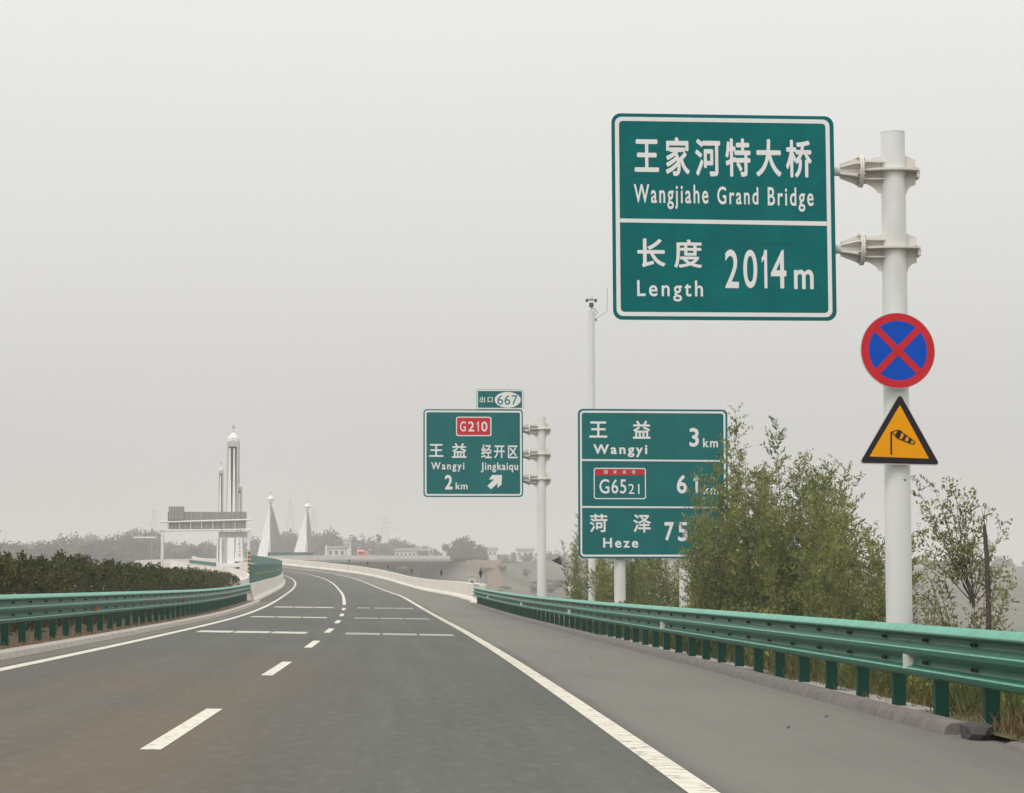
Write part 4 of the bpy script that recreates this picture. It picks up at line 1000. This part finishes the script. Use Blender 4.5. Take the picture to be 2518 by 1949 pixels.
# far trees
def far_tree_mesh(seed, kind):
    rnd = random.Random(seed); V = []; Fc = []; tr = MB(); tr.tube([(0, 0, -.1), (0.01, 0, .25), (0, .01, .55)], [.03, .022, .01], 'bark', 6)
    blobs = []
    for k in range(9 if kind != 2 else 6):
        a_ = rnd.uniform(0, 6.28)
        if kind == 0: blobs.append((Vector((math.cos(a_) * .24 * rnd.random(), math.sin(a_) * .24 * rnd.random(), rnd.uniform(.3, .85))), rnd.uniform(.12, .2)))
        elif kind == 1: blobs.append((Vector((math.cos(a_) * .38 * rnd.random(), math.sin(a_) * .38 * rnd.random(), rnd.uniform(.35, .8))), rnd.uniform(.14, .22)))
        else: blobs.append((Vector((math.cos(a_) * .10 * rnd.random(), math.sin(a_) * .10 * rnd.random(), rnd.uniform(.2, .88))), rnd.uniform(.08, .14)))
    for c_, r_ in blobs:
        for j in range(85):
            d = rv(rnd).normalized(); leafquad(V, Fc, c_ + d * r_ * rnd.random() ** .4, rv(rnd), d, rnd.uniform(.05, .11), rnd.uniform(.02, .04))
    return tr, V, Fc
FT = []
for sd_, kd in ((1, 0), (2, 1), (3, 0), (4, 1), (5, 2)):
    tr, V, Fc = far_tree_mesh(sd_, kd); a = tr.build('trunk', None, fix=False); mb = MB(); mb.add(V, Fc, 'far_leaf'); b = mb.build('crown', None, fix=False); FT.append((a, b, [False]))
def far_tree(u, v, Y, wide, kind, label, group, hmin=4.0):
    x = (u - CX) / F * Y; g_ = gz(x, Y); h = max(hmin, (pix(u, v, Y).z - g_) * 1.22)
    T = thing('far_tree', label, 'tree', (x, Y, g_ - .2 * h), group, random.uniform(0, 6.28)); T.scale = (wide, wide, h)
    a, b, used = FT[kind]
    for o in (a, b):
        if used[0]: o = o.copy(); COL.objects.link(o)
        o.parent = T
    used[0] = True
rnd = random.Random(21)
L1, G1 = 'grey hazy tree in the long wooded slope behind the hedge', 'trees of the wooded slope on the left'
# skyline heights of the left wood (u, v of the crown tops)
SKU = [-80, 0, 45, 90, 150, 172, 225, 250, 300, 318, 355, 372, 395, 460, 560, 640, 700]
SKV = [1335, 1328, 1326, 1324, 1318, 1308, 1302, 1316, 1306, 1302, 1287, 1292, 1318, 1322, 1322, 1318, 1306]
for i in range(150):
    u = -90 + 620 * (i + rnd.random()) / 150; Y = rnd.uniform(760, 1250); v = float(np.interp(u, SKU, SKV)) + rnd.uniform(0, 42) * (rnd.random() ** .6)
    far_tree(u, v, Y, rnd.uniform(9, 17), rnd.choice([0, 1, 2, 3]), L1, G1)
L2, G2 = 'hazy grey-green tree in the skyline row between the pylons and the exit sign', 'trees beyond the far bridge'
for (u, v, w_) in ((700, 1304, 11), (712, 1296, 9), (722, 1300, 10), (733, 1310, 9), (690, 1312, 9), (775, 1302, 10), (790, 1298, 10), (806, 1292, 11), (818, 1300, 9), (765, 1308, 9), (640, 1316, 10), (620, 1320, 9), (655, 1318, 9),
                  (832, 1320, 9), (850, 1324, 8), (866, 1316, 10), (880, 1313, 10), (896, 1322, 9), (915, 1318, 10), (930, 1308, 6), (945, 1324, 9), (958, 1318, 11), (970, 1322, 9), (990, 1321, 10), (1003, 1326, 9), (1016, 1337, 7), (1036, 1337, 7), (1052, 1336, 7), (1068, 1342, 7), (1080, 1344, 8)):
    far_tree(u, v, rnd.uniform(980, 1080), 1.2 * w_ * rnd.uniform(.95, 1.2), rnd.choice([0, 1, 2, 3]) if w_ > 6 else 4, L2, G2)
L3, G3 = 'round hazy tree in the isolated clump below the exit sign', 'isolated tree clump below the exit sign'
for (u, v, w_, k) in ((1108, 1330, 8, 0), (1128, 1321, 9, 4), (1140, 1318, 11, 1), (1152, 1315, 11, 3), (1164, 1322, 9, 0), (1178, 1330, 9, 2), (1190, 1334, 7, 0), (1118, 1338, 7, 2), (1146, 1332, 12, 1)):
    far_tree(u, v, rnd.uniform(850, 890), w_ * 1.2, k, L3, G3)
L4, G4 = 'small faint tree on the far ridge between the exit sign pole and distance sign', 'faint trees of the far right ridge'
for i in range(46):
    u = 1195 + 1360 * (i + rnd.random()) / 46; far_tree(u, 1342 + rnd.uniform(0, 22) + (22 if u > 1500 else 0), rnd.uniform(950, 1150), rnd.uniform(7, 13), rnd.choice([0, 1, 2, 3]), L4 if u < 1440 else 'faint tree on the far ridge behind the roadside trees and thick pole', G4 if u < 1440 else 'faint trees behind the roadside clump', 5.0)
# scrub lines on the facing slope
L5, G5 = 'dark scrub bush on the hazy slope right of the bridge', 'scrub bushes of the facing slope'
for i in range(60):
    u = rnd.uniform(1075, 1480); Y = rnd.uniform(470, 720); x = (u - CX) / F * Y; g_ = gz(x, Y)
    T = thing('scrub_bush', L5, 'bush', (x, Y, g_ - .4), G5, rnd.uniform(0, 6.28)); hh = rnd.uniform(1.5, 3.2); T.scale = (rnd.uniform(3, 7), rnd.uniform(3, 6), hh)
    o = FT[rnd.choice([1, 3])][1].copy(); COL.objects.link(o); o.parent = T; o.location = (0, 0, -.15)
# bare field on the slope
mb = MB(); us = list(np.linspace(1196, 1250, 16)); ys = list(np.linspace(445, 760, 40)); vs = []
for Y in ys:
    for u in us:
        uu = u + (10 * math.sin(Y * .02)) * ((u - 1196) / 54) - (Y - 445) * (.20 - .10 * (u - 1196) / 54) + 6 * math.sin(Y * .09 + u * .3); x = (uu - CX) / F * Y; vs.append((x, Y, gz(x, Y) + .45))
n = len(us); mb.add(vs, [(i * n + j, i * n + j + 1, (i + 1) * n + j + 1, (i + 1) * n + j) for i in range(len(ys) - 1) for j in range(n - 1)], 'field'); struct('field', mb, True)

# ------------------------------------------------------------------ far buildings, posts, lattice masts, van
def house(label, u0, u1, vt, Y, depth, roofh, nwin, group='low buildings beyond the bridge', wallm='wall_white'):
    um = (u0 + u1) / 2; x = (um - CX) / F * Y; g_ = gz(x, Y) - .3; w_ = (u1 - u0) / F * Y; h = pix(um, vt, Y).z - g_ - roofh
    T = thing('house', label, 'house', (x, Y, g_), group)
    mb = MB(); mb.box((0, depth / 2, h / 2), (w_, depth, h), wallm); mb.build('wall', T)
    mb = MB(); mb.add([(-w_ / 2 - .4, -.4, h + .002), (w_ / 2 + .4, -.4, h + .002), (w_ / 2 + .4, depth + .4, h + .002), (-w_ / 2 - .4, depth + .4, h + .002), (-w_ / 2 - .4, depth / 2, h + roofh), (w_ / 2 + .4, depth / 2, h + roofh)],
                      [(0, 1, 5, 4), (2, 3, 4, 5), (0, 4, 3), (1, 2, 5), (3, 2, 1, 0)], 'roof_grey'); mb.build('roof', T)
    for i in range(nwin):
        mb = MB(); mb.box((-w_ / 2 + w_ * (i + .5) / nwin, -.02, h - 1.5), (w_ / nwin * .42, .1, 1.2), 'glass'); mb.build('window', T)
house('white flat-fronted house just right of the smaller pylon', 806, 850, 1342, 760, 8, .6, 3)
house('long white low house above the far bridge deck, centre of the skyline', 972, 1024, 1347, 790, 7, .9, 5)
house('grey-roofed house at the end of the far bridge deck', 1030, 1058, 1346, 800, 7, 1.2, 2, wallm='roof_grey')
house('tiny white house among trees above the larger pylon gap', 846, 862, 1324, 900, 6, .8, 2)
house('small pale hut on the slope beside the bare field', 1152, 1170, 1413, 540, 2.5, .3, 1)
house('pale house on the right ridge, left of the exit sign pole', 1190, 1222, 1345, 980, 7, 1.0, 3)
house('pale house on the right ridge, close to the exit sign pole', 1270, 1312, 1347, 1000, 7, 1.0, 3)
def thin_post(name, label, u, vt, vb, Y, r=.09, arm=0.0, m='pole'):
    b = pix(u, vb, Y); T = thing(name, label, 'post', b); h = pix(u, vt, Y).z - b.z
    mb = MB(); mb.tube([(0, 0, -.4), (0, 0, h)], [r, r * .7], m, 8); mb.build('pole', T, True)
    if arm: mb = MB(); mb.tube([(0, 0, h), (arm * .6, 0, h + .12), (arm, 0, h + .15)], r * .5, m, 6); mb.box((arm, 0, h + .12), (.5, .25, .08), m); mb.build('lamp_arm', T)
thin_post('lamp_post', 'white lamp post on the far bridge left of the red van', 880, 1343, 1376, 600, .13)
thin_post('lamp_post', 'white lamp post at the right end of the far bridge', 1055, 1331, 1371, 665, .10, -.6)
thin_post('lamp_post', 'short white post beside the white house right of the smaller pylon', 802, 1341, 1370, 612, .28)
# T-shaped height board seen edge-on, left of the gantry
b = pix(372, 1392, 380); T = thing('t_shaped_gantry', 'thin white T-shaped sign arm over the opposite carriageway left of the gantry', 'gantry', b)
q0, q1 = pix(328, 1321.5, 380) - b, pix(384, 1321.5, 380) - b
mb = MB(); mb.tube([q0, q1], .13, 'pole', 8); mb.box(((q0.x + q1.x) / 2, .1, q0.z), (q1.x - q0.x, .5, .12), 'pole'); mb.build('arm', T)
mb = MB(); mb.tube([(0, .2, -2), (0, .2, q0.z)], .07, 'steel', 8); mb.build('pole', T)
def lattice(label, u, vt, Y, wb, arms=3):
    x = (u - CX) / F * Y; g_ = gz(x, Y); h = pix(u, vt, Y).z - g_; T = thing('lattice_mast', label, 'power pylon', (x, Y, g_), 'hazy lattice power pylons')
    mb = MB(); lv = 9
    def hw(t_): return wb / 2 * (1 - t_) ** 1.3 + .35
    for sx in (-1, 1):
        for sy in (-1, 1): mb.tube([(sx * hw(i / lv), sy * hw(i / lv), h * i / lv) for i in range(lv + 1)], .075, 'steel', 4)
    for i in range(lv):
        a, b_ = hw(i / lv), hw((i + 1) / lv); z0, z1_ = h * i / lv, h * (i + 1) / lv
        for sy in (-1, 1):
            mb.tube([(-a, sy * a, z0), (b_, sy * b_, z1_)], .03, 'steel', 3); mb.tube([(a, sy * a, z0), (-b_, sy * b_, z1_)], .03, 'steel', 3)
    mb.build('tower_frame', T)
    for i in range(arms):
        z0 = h * (.70 + .12 * i); mb = MB(); r_ = wb * (.75 - .12 * i)
        for sx in (-1, 1): mb.tube([(0, 0, z0 + .7), (sx * r_, 0, z0)], .05, 'steel', 4); mb.tube([(0, 0, z0 - .5), (sx * r_, 0, z0)], .05, 'steel', 4)
        mb.build('cross_arm', T)
lattice('faint lattice power pylon above the skyline trees left of the exit sign', 946, 1268, 1500, 10)
lattice('faint lattice power pylon right beside the smaller bridge pylon', 772, 1250, 1450, 10, 2)
lattice('faint lattice power pylon between the two triangular bridge pylons', 714, 1228, 1500, 9)
lattice('faint lattice power pylon left of the message board gantry', 380, 1250, 1500, 9)
# red van on the far bridge
s = 621; b = Vector(RP(s, 1.9, 0)); T = thing('red_van', 'small bright red van driving on the far bridge deck', 'van', b, None, -hd(s))
mb = MB(); prof = [(-2.3, .35), (-2.3, 2.0), (-2.15, 2.35), (1.0, 2.35), (1.7, 1.4), (2.4, 1.2), (2.45, .35)]
mb.add([(x_, y_, z_) for x_ in (-.95, .95) for y_, z_ in prof], [tuple(range(7)), tuple(range(13, 6, -1))] + [(i, 7 + i, 7 + (i + 1) % 7, (i + 1) % 7) for i in range(7)], 'red_car'); mb.build('body', T)
for sx in (-.8, .8):
    for sy in (-1.5, 1.5):
        mb = MB(); mb.tube([(sx - .12, sy, .33), (sx + .12, sy, .33)], .33, 'dark', 14); mb.build('wheel', T)
mb = MB(); mb.box((0, -2.31, 1.65), (1.5, .02, .5), 'glass'); mb.build('rear_window', T)

# ------------------------------------------------------------------ haze over the valley
hz = MB(); hz.box((0, 1520, 17), (5800, 3220, 92), 'pole')
ho = hz.build('haze', None); ho['kind'] = 'stuff'
hm = bpy.data.materials.new('haze'); hm.use_nodes = True; ht = hm.node_tree; ht.nodes.clear()
out = nd(ht, 'ShaderNodeOutputMaterial'); pv = nd(ht, 'ShaderNodeVolumePrincipled')
pv.inputs['Color'].default_value = (.97, .955, .94, 1); pv.inputs['Density'].default_value = .0006; pv.inputs['Anisotropy'].default_value = 0.2
ht.links.new(pv.outputs[0], out.inputs['Volume'])
ho.data.materials.clear(); ho.data.materials.append(hm)
bpy.data.objects.remove(_to); bpy.data.curves.remove(_tc)
for a, b, used in FT:
    if not used[0]:
        bpy.data.objects.remove(a); bpy.data.objects.remove(b)
